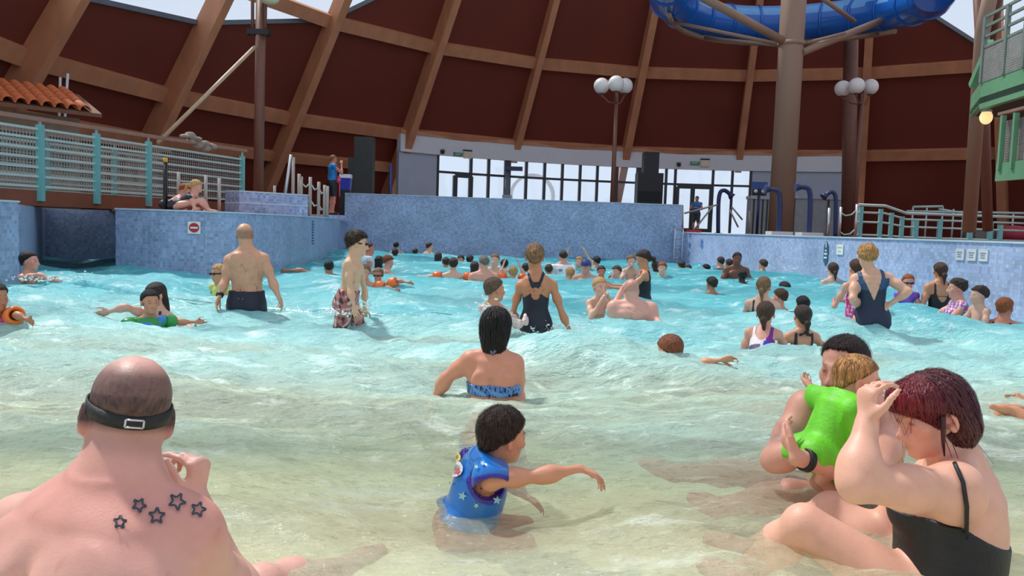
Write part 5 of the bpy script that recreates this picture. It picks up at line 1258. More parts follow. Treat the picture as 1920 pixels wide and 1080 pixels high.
def vestcol(V, c):
    q = s.tl(V); c = c * (1 + .25 * vnoise(V, 26, 3))[:, None]; x, z = np.abs(q[:, 0]), q[:, 2]
    e = .070 - np.sqrt((z - .215) ** 2 + (q[:, 1] * .9) ** 2) - 10 * (x < .07); w = np.clip((e + .004) / .004, 0, 1)
    return c * (1 - w[:, None]) + np.array(lin((44, 30, 150))) * w[:, None]
s.cloth('float_vest', (20, 112, 196), Rv, .030, .006, colfn=vestcol, m=M_VINYL, sdf=s.trunk)
# stars and the printed patch on the vest: thin appliques
vest = [o for o in s.ob.children if o.name.startswith('float_vest')][0]
Vv = np.array([v.co for v in vest.data.vertices]) + s.o
class _T: pass
vt = _T(); vt.V = Vv; vt.h = .006; vt.part = lambda n, V, Q, m, c, l=None, f=None: s.part(n, V, Q, m, c, l)
def patch(host, u, v, r, rot, color, name, k5=True, n=10):
    c = surf(host, EYE, nrm(ray(u, v)), .002)
    if c is None: return
    pts = [c]
    for i in range(n):
        a = rot + 2 * math.pi * i / n; q = r * (.45 if (i % 2 and k5) else 1); p = surf(host, EYE, nrm(ray(u + q * math.sin(a), v - q * math.cos(a))), .0025)
        pts.append(p if p is not None else c)
    V = np.array(pts); Q = np.array([(0, 1 + i, 1 + (i + 1) % n) for i in range(n)]); s.part(name, V, Q, M_CLOTH, color)
for u, v, r in ((867, 930, 9), (932, 938, 9), (893, 948, 6), (842, 905, 5), (905, 868, 5), (893, 875, 5), (945, 912, 6)): patch(vt, u, v, r, random.random(), (150, 200, 200), 'printed_star')
patch(vt, 852, 878, 16, .3, (236, 226, 232), 'printed_patch', False, 12); patch(vt, 857, 884, 8, .3, (210, 90, 110), 'printed_motif', True, 10); patch(vt, 855, 857, 9, .1, (230, 214, 110), 'printed_motif', False, 10)
boy = s

# ---- red-haired woman in profile
s = Person('woman with dark red bobbed hair and black swimsuit sitting with a hand at her forehead', h=.008)
nek = P(1800, 862, 2.22); pel = P(1765, 1125, 2.22); hf = nrm(V3(-.94, -.20, -.26))
j = dict(nek=nek, pel=pel, shL=P(1790, 922, 2.05), shR=P(1755, 905, 2.38), head=P(1742, 778, 2.2), hf=hf, hu=V3(-.22, 0, 1), elL=P(1606, 908, 1.98), wrL=P(1626, 790, 2.06), elR=P(1640, 1000, 2.42), wrR=P(1560, 1010, 2.45),
         hipL=pel + V3(-.03, -.11, -.01), hipR=pel + V3(-.03, .11, -.01), knL=P(1508, 985, 2.28), knR=P(1560, 958, 2.50), anL=P(1380, 1088, 2.5), anR=P(1395, 1040, 2.75), toeL=P(1318, 1058, 2.55), toeR=P(1330, 1010, 2.8))
hd = {'L': dict(d=nrm(V3(-.02, .14, .98)), n=nrm(V3(.95, .25, .05)), curls=[(.95, .55, .35), (1.0, .6, .4), (.95, .75, .5), (.85, .85, .5)], s=.92, spread=.12, thumb=1.1)}
LW_ = [(0, .20, .145, -.01), (.15, .22, .15, -.005), (.40, .19, .14, .015), (.60, .18, .145, .02), (.80, .17, .125, .01), (.92, .125, .095, -.0), (1, .07, .07, 0)]
s.build(j, 1.0, .95, 'f', 1.2, (240, 192, 172), 2, hd, armfat=1.38, loft=LW_, neckr=1.15, jaw=1.08, bow=.02, nose=.95, trap=.8, armk=.05)
def pC(s, V, q, t, col, blend):
    fc = (np.abs(q).max(1) < .15) * (q[:, 1] > 0); blend(fc * .18, (214, 120, 104))
    col[:] *= (1 + .05 * vnoise(V, 40, 7))[:, None]
s.finish(paint=pC)
# bob: cap, heavy back, side lock in front of the ear
g = Sdf(); E = lambda v, r, k=.02, sub=False: g.ell(s.hp(*v), np.asarray(r) * s.hs, s.H, k, sub)
E((0, -.020, .038), (.089, .111, .094)); E((0, -.055, -.010), (.089, .084, .096), .03); E((0, -.070, -.058), (.078, .070, .068), .03); E((0, .055, .075), (.072, .05, .042), .03); E((0, .088, .050), (.05, .02, .04), .02)
def Rbob(Pn):
    q = s.hl(Pn); x, y, z = np.abs(q[:, 0]), q[:, 1], q[:, 2]
    face = np.maximum(y - (.035 + .9 * np.maximum(z - .012, 0) + .055 * np.exp(-((z - .06) / .05) ** 2)), -1) 
    ear = .024 - np.sqrt((y + .004) ** 2 + ((z + .012) * .72) ** 2) - 10 * (x < .04)
    zz = np.where(z < -.045, 0.5 * (-.045 - z) + .012, 0); jag = .010 * np.sin(x * 190 + y * 160) * np.clip((-.06 - z) / .05, 0, 1)
    return np.maximum.reduce([face * .8, ear, (-.118 - z) - .35 * (y + .09) + jag])
V, Q = grow(g, .006, region=Rbob)
q = s.hl(V); V = V + nrm_rows(V - s.hp(0, -.03, .0)) * (.0035 * (vnoise(q * np.array([1.0, 1.0, .12]), 260, 9) + .7 * vnoise(q * np.array([1, 1, .2]), 420, 2)))[:, None]
def redh(V, c):
    q = s.hl(V); w = np.clip((q[:, 1] + .01) / .11, 0, 1) * np.clip((q[:, 2] - .0) / .06, 0, 1); return (c * (1 - w[:, None]) + np.array(lin((128, 20, 34))) * w[:, None]) * (1 + .35 * vnoise(q * np.array([1, 1, .15]), 300, 1))[:, None]
strands(s, s.part('hair', V, Q, mat('hair_gloss', (60, 10, 20), .34, var=.4, scale=90, attr='Col', bump=.7, bscale=120, stretch=(1, 1, .15), spec=.5), 'red', 'dark red bob', redh), 2600, .11, .0024, crown=(0, .02, .13), lift=.003, grav=.7, seg=7)
lk = MB(); lk.tube([s.hp(-.086, .022, .02), s.hp(-.088, .030, -.02), s.hp(-.082, .034, -.06), s.hp(-.074, .032, -.10)], [.008, .007, .005, .002], 7); lo_ = lk.build('hair_lock', mat('dark_lock', (60, 14, 22), .4), s.ob)
# black suit
def Rsw(q):
    x, y, z = q[:, 0], q[:, 1], q[:, 2]; top = np.where(y > 0, .275 + .02 * 0, .275 + .5 * y); return np.maximum(z - top, -.19 - z + .9 * np.maximum(np.abs(x) - .06, 0))
s.cloth('swimsuit', (20, 19, 23), Rsw, .007, .007, sdf=s.trunk, colfn=lambda V, c: c * (1 + .35 * vnoise(V * np.array([1, 1, 2.5]), 60, 2))[:, None])
def strapline(s, pts, w, color, name='strap', host=None):
    host = host or s; V = []; Q = []; W = []
    for a, b in zip(pts[:-1], pts[1:]):
        for t_ in np.linspace(0, 1, 7)[:-1]: W.append((a[0] + (b[0] - a[0]) * t_, a[1] + (b[1] - a[1]) * t_))
    W.append(pts[-1]); W = [surf(host, EYE, nrm(ray(*p)), .002) for p in W]; W = [p for p in W if p is not None]
    if len(W) > 1:
        mb = MB(); mb.tube(W, w / 2, 6); o = mb.build(name, mat('strap_black', color, .5), s.ob)
strapline(s, [(1790, 868), (1806, 905), (1813, 950), (1812, 1010)], .012, (20, 19, 23))
womanC = s

# ---- father with the baby
s = Person('dark-haired bearded man sitting in the water holding a baby in bright green', h=.008)
nek = P(1612, 752, 2.98); pel = P(1600, 935, 2.98); hf = nrm(V3(-.74, -.66, -.10))
j = dict(nek=nek, pel=pel, shR=P(1512, 768, 2.86), shL=P(1668, 792, 2.92), head=P(1580, 690, 2.93), hf=hf, elR=P(1450, 862, 2.78), wrR=P(1520, 846, 2.62), elL=P(1640, 902, 2.62), wrL=P(1496, 858, 2.52),
         hipR=pel + V3(-.1, -.03, -.02), hipL=pel + V3(.06, -.1, -.02), knR=P(1400, 886, 3.2), knL=P(1482, 928, 2.86), anR=P(1262, 886, 3.42), anL=P(1345, 952, 2.98), toeR=P(1205, 866, 3.5), toeL=P(1298, 934, 3.05))
hd = {'R': dict(d=V3(.75, -.1, .6), n=V3(.3, -.75, .3), s=1.0), 'L': dict(d=nrm(V3(-.28, .70, .50)), n=nrm(V3(.75, .1, .45)), curl=(.45, .5, .4), s=.92, spread=.04)}
s.build(j, 1.0, .99, 'm', 1.15, (232, 178, 160), 2, hd, armfat=1.15, jaw=1.05)
def pD(s, V, q, t, col, blend):
    b = (np.abs(q).max(1) < .14) * np.clip((q[:, 1] - .01) / .03, 0, 1) * np.clip((-.042 - q[:, 2]) / .015, 0, 1); blend(b * .75, (132, 74, 52))
    tt = np.exp(-(np.linalg.norm(V - (s.j['shR'] * .5 + s.j['elR'] * .5 + V3(-.02, -.04, 0)), axis=1) / .062) ** 4) * np.clip(.75 + 1.2 * vnoise(V, 55, 5), 0, 1); blend(tt * .55, (96, 92, 104))
s.finish(paint=pD)
strands(s, s.hair('crop', (44, 28, 26), h=.006, t=.007, mess=.004), 1400, .03, .0024, lift=.005)
wd = nrm(s.j['wrL'] - s.j['elL']); s.band('wristwatch', s.j['wrL'] - wd * .035, wd, .030, .022, .008, (18, 18, 20), label='black wristwatch')
s.cloth('swim_shorts', (24, 28, 34), lambda q: np.maximum(q[:, 2] - .07, np.linalg.norm(q, axis=1) - .26), .012, .010)
dad = s
s = Person('baby in a lime green short sleeved top held against the sitting man', h=.006)
nek = P(1580, 742, 2.66); pel = P(1533, 848, 2.62); hf = nrm(V3(.95, -.22, -.12))
j = dict(nek=nek, pel=pel, shL=P(1556, 748, 2.72), shR=P(1597, 768, 2.56), head=P(1610, 714, 2.66), hf=hf, hu=V3(.08, 0, 1), elL=P(1536, 748, 2.76), wrL=P(1522, 728, 2.82), elR=P(1606, 812, 2.55), wrR=P(1622, 838, 2.62),
         hipL=pel + V3(.0, .05, -.0), hipR=pel + V3(.02, -.045, 0), knL=P(1555, 880, 2.72), knR=P(1560, 872, 2.60), anL=P(1530, 905, 2.72), anR=P(1540, 900, 2.64))
s.build(j, .44, .72, 'm', 1.35, (238, 186, 164), 2, {}, armfat=1.15, child=True, neckr=.8)
s.finish()
strands(s, s.hair('short', (186, 134, 84), h=.005, t=.006, mess=.003), 1400, .04, .0022, lift=.002)
def Rg(q): return np.maximum.reduce([q[:, 2] - .225, -.06 - q[:, 2], np.abs(q[:, 0]) - .145, .045 - np.sqrt(q[:, 0] ** 2 + (q[:, 1] - .01) ** 2 + (q[:, 2] - .24) ** 2)])
s.cloth('green_top', (104, 200, 34), Rg, .013, .005, arms=True, colfn=lambda V, c: c * (1 + .12 * vnoise(V, 70, 2))[:, None])
baby = s
# ================================================================== people in the middle of the pool
def pix(j, **kw):                       # override joints by pixel + distance
    for k, (u, v, d) in kw.items(): j[k] = P(u, v, d)
    return j
# ---- woman in halter bikini, back to us
s = Person('black-haired woman in a patterned halter bikini, back to us, chest deep in front', h=.0095)
j = stand(P(932, 578, 4.42), 0, .95, .97, 'f', ('down', 'down'), hyaw=-12)
pix(j, nek=(928, 662, 4.38), shL=(882, 676, 4.40), shR=(964, 682, 4.38), elL=(838, 708, 4.44), wrL=(812, 752, 4.5), elR=(972, 742, 4.40), wrR=(968, 800, 4.3), pel=(922, 842, 4.4))
for k, sx in (('L', -1), ('R', 1)):
    j['hip' + k] = j['pel'] + V3(sx * .085, 0, -.02); j['kn' + k] = j['hip' + k] + V3(sx * .06, .30, -.10); j['an' + k] = j['hip' + k] + V3(sx * .08, -.08, -.14); j['toe' + k] = j['an' + k] + V3(0, -.16, 0)
s.build(j, .95, .97, 'f', 1.12, (226, 164, 138), 1, {}, armfat=1.08, trap=.75, armk=.03)
s.full.cone(s.tp(0, -.125, .12), s.tp(0, -.115, .42), .012, .008, .035, True)
for sx in (-1, 1): s.full.ell(s.tp(sx * .075, -.085, .40), (.042, .02, .06), s.T, .03)
s.finish()
g = Sdf(); E = lambda v, r, k=.02, sub=False: g.ell(s.hp(*v), np.asarray(r) * s.hs, s.H, k, sub)
E((0, -.02, .037), (.089, .110, .096)); E((0, -.045, -.03), (.084, .075, .10), .03); E((0, -.062, -.10), (.062, .045, .065), .03)
V, Q = grow(g, .008, region=lambda Pn: (lambda q: np.where(q[:, 2] > .05, q[:, 1] - .10, q[:, 1] - .03))(s.hl(Pn)))
q = s.hl(V); V = V + nrm_rows(V - s.hp(0, -.03, 0)) * (.004 * vnoise(q * np.array([1, 1, .15]), 240, 3))[:, None]
strands(s, s.part('hair', V, Q, M_HAIR, 'black'), 1500, .10, .004, crown=(0, .0, .13), grav=.8, lift=.004)
def bik(V, c):
    n_ = vnoise(V, 130, 3); return np.where((n_ > .25)[:, None], np.array(lin((70, 96, 190))), np.where((n_ < -.3)[:, None], np.array(lin((20, 22, 36))), np.array(lin((96, 150, 205)))))
s.cloth('bikini_band', (80, 120, 200), lambda q: np.maximum.reduce([q[:, 2] - .39, .325 - q[:, 2], np.abs(q[:, 0]) - .155]), .008, .006, colfn=bik, sdf=s.full)
s.cloth('bikini_bottom', (80, 120, 200), lambda q: np.maximum(q[:, 2] - .06, -.13 - q[:, 2] + .8 * np.maximum(np.abs(q[:, 0]) - .05, 0)), .006, .009, colfn=bik, sdf=s.trunk)
mb = MB(); k = [surf(s, EYE, nrm(ray(u, v)), .004) for u, v in ((912, 640), (917, 652), (924, 664), (931, 654), (937, 642))]; k = [p for p in k if p is not None]
if len(k) > 1: mb.tube(k, .011, 7); mb.build('halter_tie', mat('halter_print', (110, 106, 130), .6, var=.6, scale=60), s.ob)

# ---- woman in black cut-out swimsuit
s = Person('woman with tied-up blonde hair in a black cut-out back swimsuit wading away', h=.0095)
j = stand(P(1003, 458, 7.3), 0, .90, .98, 'f', ('down', 'down'))
pix(j, nek=(1005, 515, 7.26), shL=(976, 536, 7.3), shR=(1036, 535, 7.28), elL=(962, 585, 7.4), wrL=(974, 612, 7.6), elR=(1054, 588, 7.25), wrR=(1070, 624, 7.2), pel=(1004, 610, 7.3))
for k, sx, dy in (('L', -1, -.10), ('R', 1, .15)):
    j['hip' + k] = j['pel'] + V3(sx * .085, 0, -.03); j['kn' + k] = j['hip' + k] + V3(sx * .04, dy + .08, -.40); j['an' + k] = j['kn' + k] + V3(0, -.1, -.38); j['toe' + k] = j['an' + k] + V3(0, .16, -.03)
s.build(j, .90, .98, 'f', 1.0, (212, 154, 118), 1, {}, armfat=.95, trap=1.0, neckr=1.2)
s.finish(); strands(s, s.hair('bun', (148, 112, 80), t=.012, mess=.003), 700, .05, .006, crown=(0, .06, .10), lift=.004)
L = s.L
def RG(q):
    kk = .51 / L; x, y, z = np.abs(q[:, 0]) * kk, q[:, 1], q[:, 2] * kk
    leg = -.15 + 1.0 * np.maximum(x - .035, 0) - z
    body = np.maximum(z - (.275 + .10 * np.clip(1 - x / .13, 0, 1)), x - .19)
    strap = np.maximum(np.abs(x - (.030 + .35 * np.maximum(z - .40, 0))) - .016, z - .56) if True else 0
    ra = np.maximum(x - .034, np.maximum(z - .45, .3 - z))
    b = np.minimum(np.minimum(body, ra), np.maximum(strap, .40 - z))
    hole = np.where(y < 0, .045 - np.hypot(x, (z - .335) * .72), -1)
    front = np.where(y > 0, np.maximum(z - .42, x - .14), 9); b = np.minimum(b, np.maximum(front, -1))
    return np.maximum.reduce([b, leg, hole])
s.cloth('swimsuit', (24, 28, 44), RG, .006, .007, sdf=s.trunk)

# ---- bald man standing in navy shorts
s = Person('bald man standing thigh deep in navy swim shorts with a watch, back to us', h=.0105)
j = stand(P(460, 419, 7.8), 0, 1.0, .98, 'm', ('out', 'out'))
pix(j, nek=(462, 468, 7.78), shL=(431, 488, 7.8), shR=(494, 486, 7.78), elL=(421, 530, 7.75), wrL=(411, 556, 7.65), elR=(511, 528, 7.75), wrR=(521, 553, 7.68), pel=(463, 566, 7.8))
for k, sx in (('L', -1), ('R', 1)): j['hip' + k] = j['pel'] + V3(sx * .09, 0, -.03); j['kn' + k] = j['hip' + k] + V3(sx * .06, .05, -.42); j['an' + k] = j['kn' + k] + V3(sx * .02, -.06, -.40); j['toe' + k] = j['an' + k] + V3(0, .16, -.04)
s.build(j, .97, .98, 'm', 1.06, (228, 182, 152), 1, {}, armfat=1.0, trap=1.0)
s.full.cone(s.tp(0, -.135, .12), s.tp(0, -.125, .46), .012, .008, .035, True)
for sx in (-1, 1): s.full.ell(s.tp(sx * .085, -.09, .42), (.05, .02, .07), s.T, .03)
def pH(s, V, q, t, col, blend):
    st = np.clip((q[:, 2] + .045) / .02, 0, 1) * np.clip((.075 - q[:, 2]) / .04, 0, 1) * np.clip((.03 - q[:, 1]) / .03, 0, 1) * (np.abs(q).max(1) < .14); blend(st * .55, (96, 72, 62))
s.finish(paint=pH)
s.cloth('swim_shorts', (24, 28, 48), R_trunks(1, .115, -.36), .020, .010)
for dx in (-.02, .02): MB().sphere(s.tp(dx, -.155, .05), .007, 8, 5).build('eyelet', mat('eyelet_grey', (120, 122, 130), .5), s.ob)
wd = nrm(s.j['wrL'] - s.j['elL']); s.band('wristwatch', s.j['wrL'] - wd * .02, wd, .027, .03, .009, (22, 24, 26))

# ---- teenage boy in patterned trunks, facing right
s = Person('slim dark-haired youth in patterned trunks and sunglasses wading to the right', h=.0095)
j = stand(P(671, 434, 7.6), -78, .96, .96, 'm', ('down', 'down'), pitch=8, lean=10)
pix(j, nek=(662, 483, 7.6), shL=(671, 494, 7.74), shR=(653, 496, 7.47), elL=(684, 545, 7.85), wrL=(683, 580, 7.9), elR=(657, 545, 7.38), wrR=(664, 574, 7.32), pel=(652, 562, 7.6))
for k, sx in (('L', 1), ('R', -1)): j['hip' + k] = j['pel'] + V3(0, sx * .08, -.03); j['kn' + k] = j['hip' + k] + V3(.12 * sx + .04, sx * .02, -.40); j['an' + k] = j['kn' + k] + V3(-.14, 0, -.36); j['toe' + k] = j['an' + k] + V3(.16, 0, -.03)
s.build(j, .86, .96, 'm', .92, (236, 200, 168), 1, {}, armfat=.82, trap=.7)
s.finish(); strands(s, s.hair('short', (58, 44, 34), t=.014, mess=.008, fringe=.07), 900, .04, .006, lift=.008)
def trk(V, c):
    n_ = vnoise(V, 75, 4); n2 = vnoise(V, 60, 8); o = np.tile(np.array(lin((176, 112, 108))), (len(V), 1)); o[n_ > .22] = lin((70, 40, 40)); o[n2 > .3] = lin((214, 190, 180)); o[n2 < -.35] = lin((120, 60, 60)); return o
s.cloth('swim_trunks', (176, 112, 108), R_trunks(1, .10, -.30), .018, .008, colfn=trk)
strap_ring(s, .002, .012, .004, 0, (20, 20, 22), 'sunglasses'); 
for sx in (-1, 1): MB().sphere(s.hp(sx * .032, .086, .006), (.018, .012, .014), 10, 6).build('lens', M_BLACK, s.ob)

# ---- lady in navy swimsuit, hand on hip, back to us
s = Person('short blonde-haired lady in a navy swimsuit with one hand on her hip, back to us', h=.0095)
j = stand(P(1627, 459, 7.7), -8, .92, .97, 'f', ('hips', 'hips'))
pix(j, nek=(1632, 510, 7.68), shL=(1604, 524, 7.72), shR=(1664, 522, 7.68), elL=(1599, 560, 7.6), wrL=(1612, 578, 7.8), elR=(1703, 546, 7.55), wrR=(1670, 570, 7.62), pel=(1634, 598, 7.7))
for k, sx in (('L', -1), ('R', 1)): j['hip' + k] = j['pel'] + V3(sx * .085, 0, -.03); j['kn' + k] = j['hip' + k] + V3(sx * .03, .04, -.42); j['an' + k] = j['kn' + k] + V3(0, -.05, -.38); j['toe' + k] = j['an' + k] + V3(0, .16, -.03)
s.build(j, .92, .98, 'f', 1.10, (234, 188, 164), 1, {'R': dict(d=V3(-.8, .5, -.2), n=V3(-.2, .6, -.5))}, armfat=1.12, trap=.85)
s.finish(); strands(s, s.hair('curly', (188, 140, 84), t=.012), 600, .03, .006, lift=.004)
def RJ(q):
    x, y, z = np.abs(q[:, 0]), q[:, 1], q[:, 2]; leg = -.15 + .9 * np.maximum(x - .05, 0) - z
    vb = np.where(y < 0, z - (.19 + 2.6 * np.maximum(x - .0, 0)), z - .42)      # V of the back
    st = np.maximum(np.abs(x - .105) - .018, z - .52)
    up = np.maximum(vb, np.maximum(z - .42, 0 * z - 1)); b = np.minimum(np.maximum(up, z - .40), np.maximum(st, .30 - z))
    return np.maximum.reduce([b, leg, x - .165])
s.cloth('swimsuit', (22, 34, 60), RJ, .007, .007, sdf=s.trunk, colfn=lambda V, c: np.where((s.tl(V)[:, 2] > .30)[:, None], np.array(lin((28, 74, 112))), c))

# ---- girl in pink beside her
s = Person('girl in a pink patterned swimsuit half hidden behind the navy-suited lady', h=.013)
j = stand(P(1606, 486, 8.4), 10, .78, .92, 'f', ('hold', 'hold'), child=True); s.build(j, .78, .92, 'f', 1.0, 'pink', 0, child=True); s.finish(); s.hair('tail', 'brown')
s.cloth('swimsuit', (226, 60, 140), R_suit(.78, s.L, .22, .07), .007, .01, sdf=s.trunk, colfn=lambda V, c: np.where((vnoise(V, 70, 2) > .2)[:, None], np.array(lin((250, 190, 210))), c))

# ---- bald heavy man with boy, arm raised
s = Person('broad bald man chest deep with bare pink back, beside a boy covering his face', h=.012)
j = stand(P(1184, 524, 8.2), 12, 1.02, .98, 'm', ('down', 'down'), pitch=12)
pix(j, nek=(1186, 567, 8.18), shL=(1152, 577, 8.2), shR=(1219, 580, 8.15), elL=(1147, 586, 8.5), wrL=(1166, 545, 8.6), elR=(1226, 604, 8.1), wrR=(1240, 608, 7.9), pel=(1184, 650, 8.2))
for k, sx in (('L', -1), ('R', 1)): j['hip' + k] = j['pel'] + V3(sx * .09, 0, -.03); j['kn' + k] = j['hip' + k] + V3(sx * .03, .2, -.30); j['an' + k] = j['kn' + k] + V3(0, -.35, -.12); j['toe' + k] = j['an' + k] + V3(0, -.15, 0)
s.build(j, 1.02, .98, 'm', 1.32, (236, 184, 170), 1, {}, armfat=1.32, trap=.7, neckr=1.0)
s.finish(paint=lambda s, V, q, t, col, blend: blend((np.abs(q).max(1) < .14) * np.clip((q[:, 2] + .03) / .02, 0, 1) * np.clip((.05 - q[:, 1]) / .04, 0, 1) * .4, (150, 96, 84)))
s.cloth('swim_shorts', (40, 44, 52), R_trunks(1, .08, -.3), .016, .014)
s = Person('blond boy covering his face with both hands beside the broad bald man', h=.011)
j = stand(P(1126, 521, 8.8), -160, .72, .92, 'm', ('face', 'face'), child=True); s.build(j, .72, .92, 'm', .95, 'pale', 1, child=True); s.finish(); s.hair('short', 'blond', t=.012); s.cloth('swim_trunks', (60, 70, 90), R_trunks(.72), .012)

# ---- child in pale patterned rash top between the two women
s = Person('short-haired child in a pale patterned top just left of the cut-out swimsuit woman', h=.010)
j = stand(P(929, 521, 6.9), -40, .66, .88, 'm', ('fwd', 'fwd'), child=True, hyaw=-20); s.build(j, .66, .88, 'm', 1.05, 'warm', 1, child=True); s.finish(); s.hair('short', (96, 76, 58), t=.011)
s.cloth('rash_top', (226, 206, 200), lambda q: np.maximum(q[:, 2] - .335, -.02 - q[:, 2]), .010, arms=True, colfn=lambda V, c: np.where((vnoise(V, 90, 2) > .25)[:, None], np.array(lin((206, 160, 160))), c))

# ---- girl in purple and white suit, and girl with the knotted hair
s = Person('girl with brown ponytail in a white and purple swimsuit sinking into the waves', h=.010)
j = stand(P(1437, 566, 6.6), -25, .74, .86, 'f', ('down', 'fwd'), child=True, lean=42); s.build(j, .74, .86, 'f', 1.05, 'pink', 1, child=True); s.finish(); s.hair('tail', 'brown', t=.012)
def pur(V, c):
    q = s.tl(V); o = np.tile(np.array(lin((238, 224, 226))), (len(V), 1)); o[q[:, 0] > .035] = lin((120, 24, 140)); o[(q[:, 0] > .02) & (q[:, 2] < .22)] = lin((56, 60, 190)); o[(q[:, 2] < .18) & (q[:, 0] < .0)] = lin((90, 70, 110)); return o
s.cloth('swimsuit', (120, 30, 150), R_suit(.74, s.L, .30, .075), .008, .009, sdf=s.trunk, colfn=pur)
s = Person('girl with dark hair knotted low, shoulders out of the water, back to us', h=.010)
j = stand(P(1505, 573, 6.8), 4, .76, .84, 'f', ('out', 'out'), child=True); s.build(j, .76, .84, 'f', 1.0, 'warm', 1, child=True); s.finish(); s.hair('tail', (58, 42, 34), t=.012)
s.cloth('swimsuit', (34, 38, 58), R_suit(.76, s.L, .26, .075), .007, .009, sdf=s.trunk)
mb = MB(); mb.tube([s.tp(-.05, -.055, .37), s.tp(0, -.07, .40), s.tp(.05, -.055, .37)], .012, 6); mb.build('back_strap', M_BLACK, s.ob)

# ---- swimmer reaching right
s = Person('auburn-haired child swimming with one arm stretched right across the shallows', h=.010)
hd_ = P(1254, 660, 5.25); pl = P(1312, 700, 5.35)
nek = P(1278, 680, 5.28); j = dict(head=hd_, hf=nrm(V3(-.55, .75, -.35)), hu=nrm(V3(.2, -.1, 1)), nek=nek, pel=nek + V3(.24, .1, -.20), shL=P(1272, 692, 5.16), shR=P(1292, 684, 5.40), elR=P(1316, 681, 5.12), wrR=P(1352, 675, 5.08), elL=P(1240, 700, 5.1), wrL=P(1215, 705, 5.15))
for k, sx in (('L', -1), ('R', 1)): j['hip' + k] = j['pel'] + V3(.02, sx * .06, -.02); j['kn' + k] = j['hip' + k] + V3(.22, sx * .03, -.06); j['an' + k] = j['kn' + k] + V3(.2, 0, .0); j['toe' + k] = j['an' + k] + V3(.12, 0, .01)
s.build(j, .68, .90, 'm', 1.0, 'warm', 1, child=True, armfat=.9); s.finish(); s.hair('short', (128, 70, 42), t=.014)
s.cloth('swim_top', (24, 28, 32), lambda q: np.maximum(q[:, 2] - .22, -.08 - q[:, 2]), .008, .010, sdf=s.trunk)

# ---- woman and child with float vest on the left
s = Person('dark-haired woman swimming with one arm stretched left behind the child in float vest', h=.012)
j = stand(P(290, 531, 7.4), 150, .95, .95, 'f', ('side', 'side'), pitch=10); pix(j, elR=(236, 576, 7.3), wrR=(205, 584, 7.3)); s.build(j, .95, .95, 'f', 1.0, 'pale', 1); s.finish(); s.hair('long', 'dark'); s.cloth('swimsuit', (40, 40, 60), R_suit(.95, s.L), .007, sdf=s.trunk)
s = Person('small dark-haired child in a green and blue float vest paddling on the left', h=.010)
j = stand(P(282, 545, 6.7), -125, .60, .86, 'm', ('side', 'side'), child=True, hyaw=-15); s.build(j, .60, .86, 'm', 1.05, 'warm', 1, child=True); s.finish(); s.hair('short', 'black', t=.013)
def gb(V, c):
    n_ = vnoise(V, 34, 5); return np.where((n_ > .05)[:, None], np.array(lin((40, 150, 50))), np.array(lin((44, 136, 216))))
s.cloth('float_vest', (40, 140, 210), lambda q: np.maximum.reduce([q[:, 2] - .31, .02 - q[:, 2]]), .030, .010, colfn=gb, m=M_VINYL, sdf=s.trunk)
for k in ('L', 'R'): a = nrm(s.j['el' + k] - s.j['sh' + k]); s.band('armband', s.j['sh' + k] * .45 + s.j['el' + k] * .55, a, .03, -.10, .03, (44, 150, 60), M_VINYL)
# ---- child at the left edge
s = Person('dark-haired child in a blue float vest and orange armbands at the left edge', h=.010)
j = stand(P(-6, 532, 5.8), -120, .62, .88, 'm', ('down', 'side'), child=True); pix(j, elL=(30, 590, 5.75), wrL=(52, 600, 5.7)); s.build(j, .62, .88, 'm', 1.05, 'olive', 1, child=True); s.finish(); s.hair('short', 'black', t=.012)
s.cloth('float_vest', (40, 150, 214), lambda q: np.maximum.reduce([q[:, 2] - .30, .0 - q[:, 2]]), .032, .010, m=M_VINYL, sdf=s.trunk, colfn=lambda V, c: np.where((s.tl(V)[:, 2] > .26)[:, None], np.array(lin((214, 96, 170))), c))
a = nrm(s.j['elL'] - s.j['shL']); s.band('armband', s.j['shL'] * .35 + s.j['elL'] * .65, a, .032, -.15, .042, (240, 120, 40), M_VINYL)
# ---- boy by the left wall, facing right
s = Person('dark-haired boy kneeling by the left blue wall with arms out over the foam', h=.011)
j = stand(P(56, 472, 8.3), -85, .72, .86, 'm', ('fwd', 'fwd'), child=True); pix(j, elR=(72, 516, 8.15), wrR=(94, 524, 8.15)); s.build(j, .72, .86, 'm', 1.0, 'pink', 1, child=True); s.finish(); s.hair('short', 'black', t=.012); s.cloth('swim_trunks', (70, 80, 110), R_trunks(.72), .012)
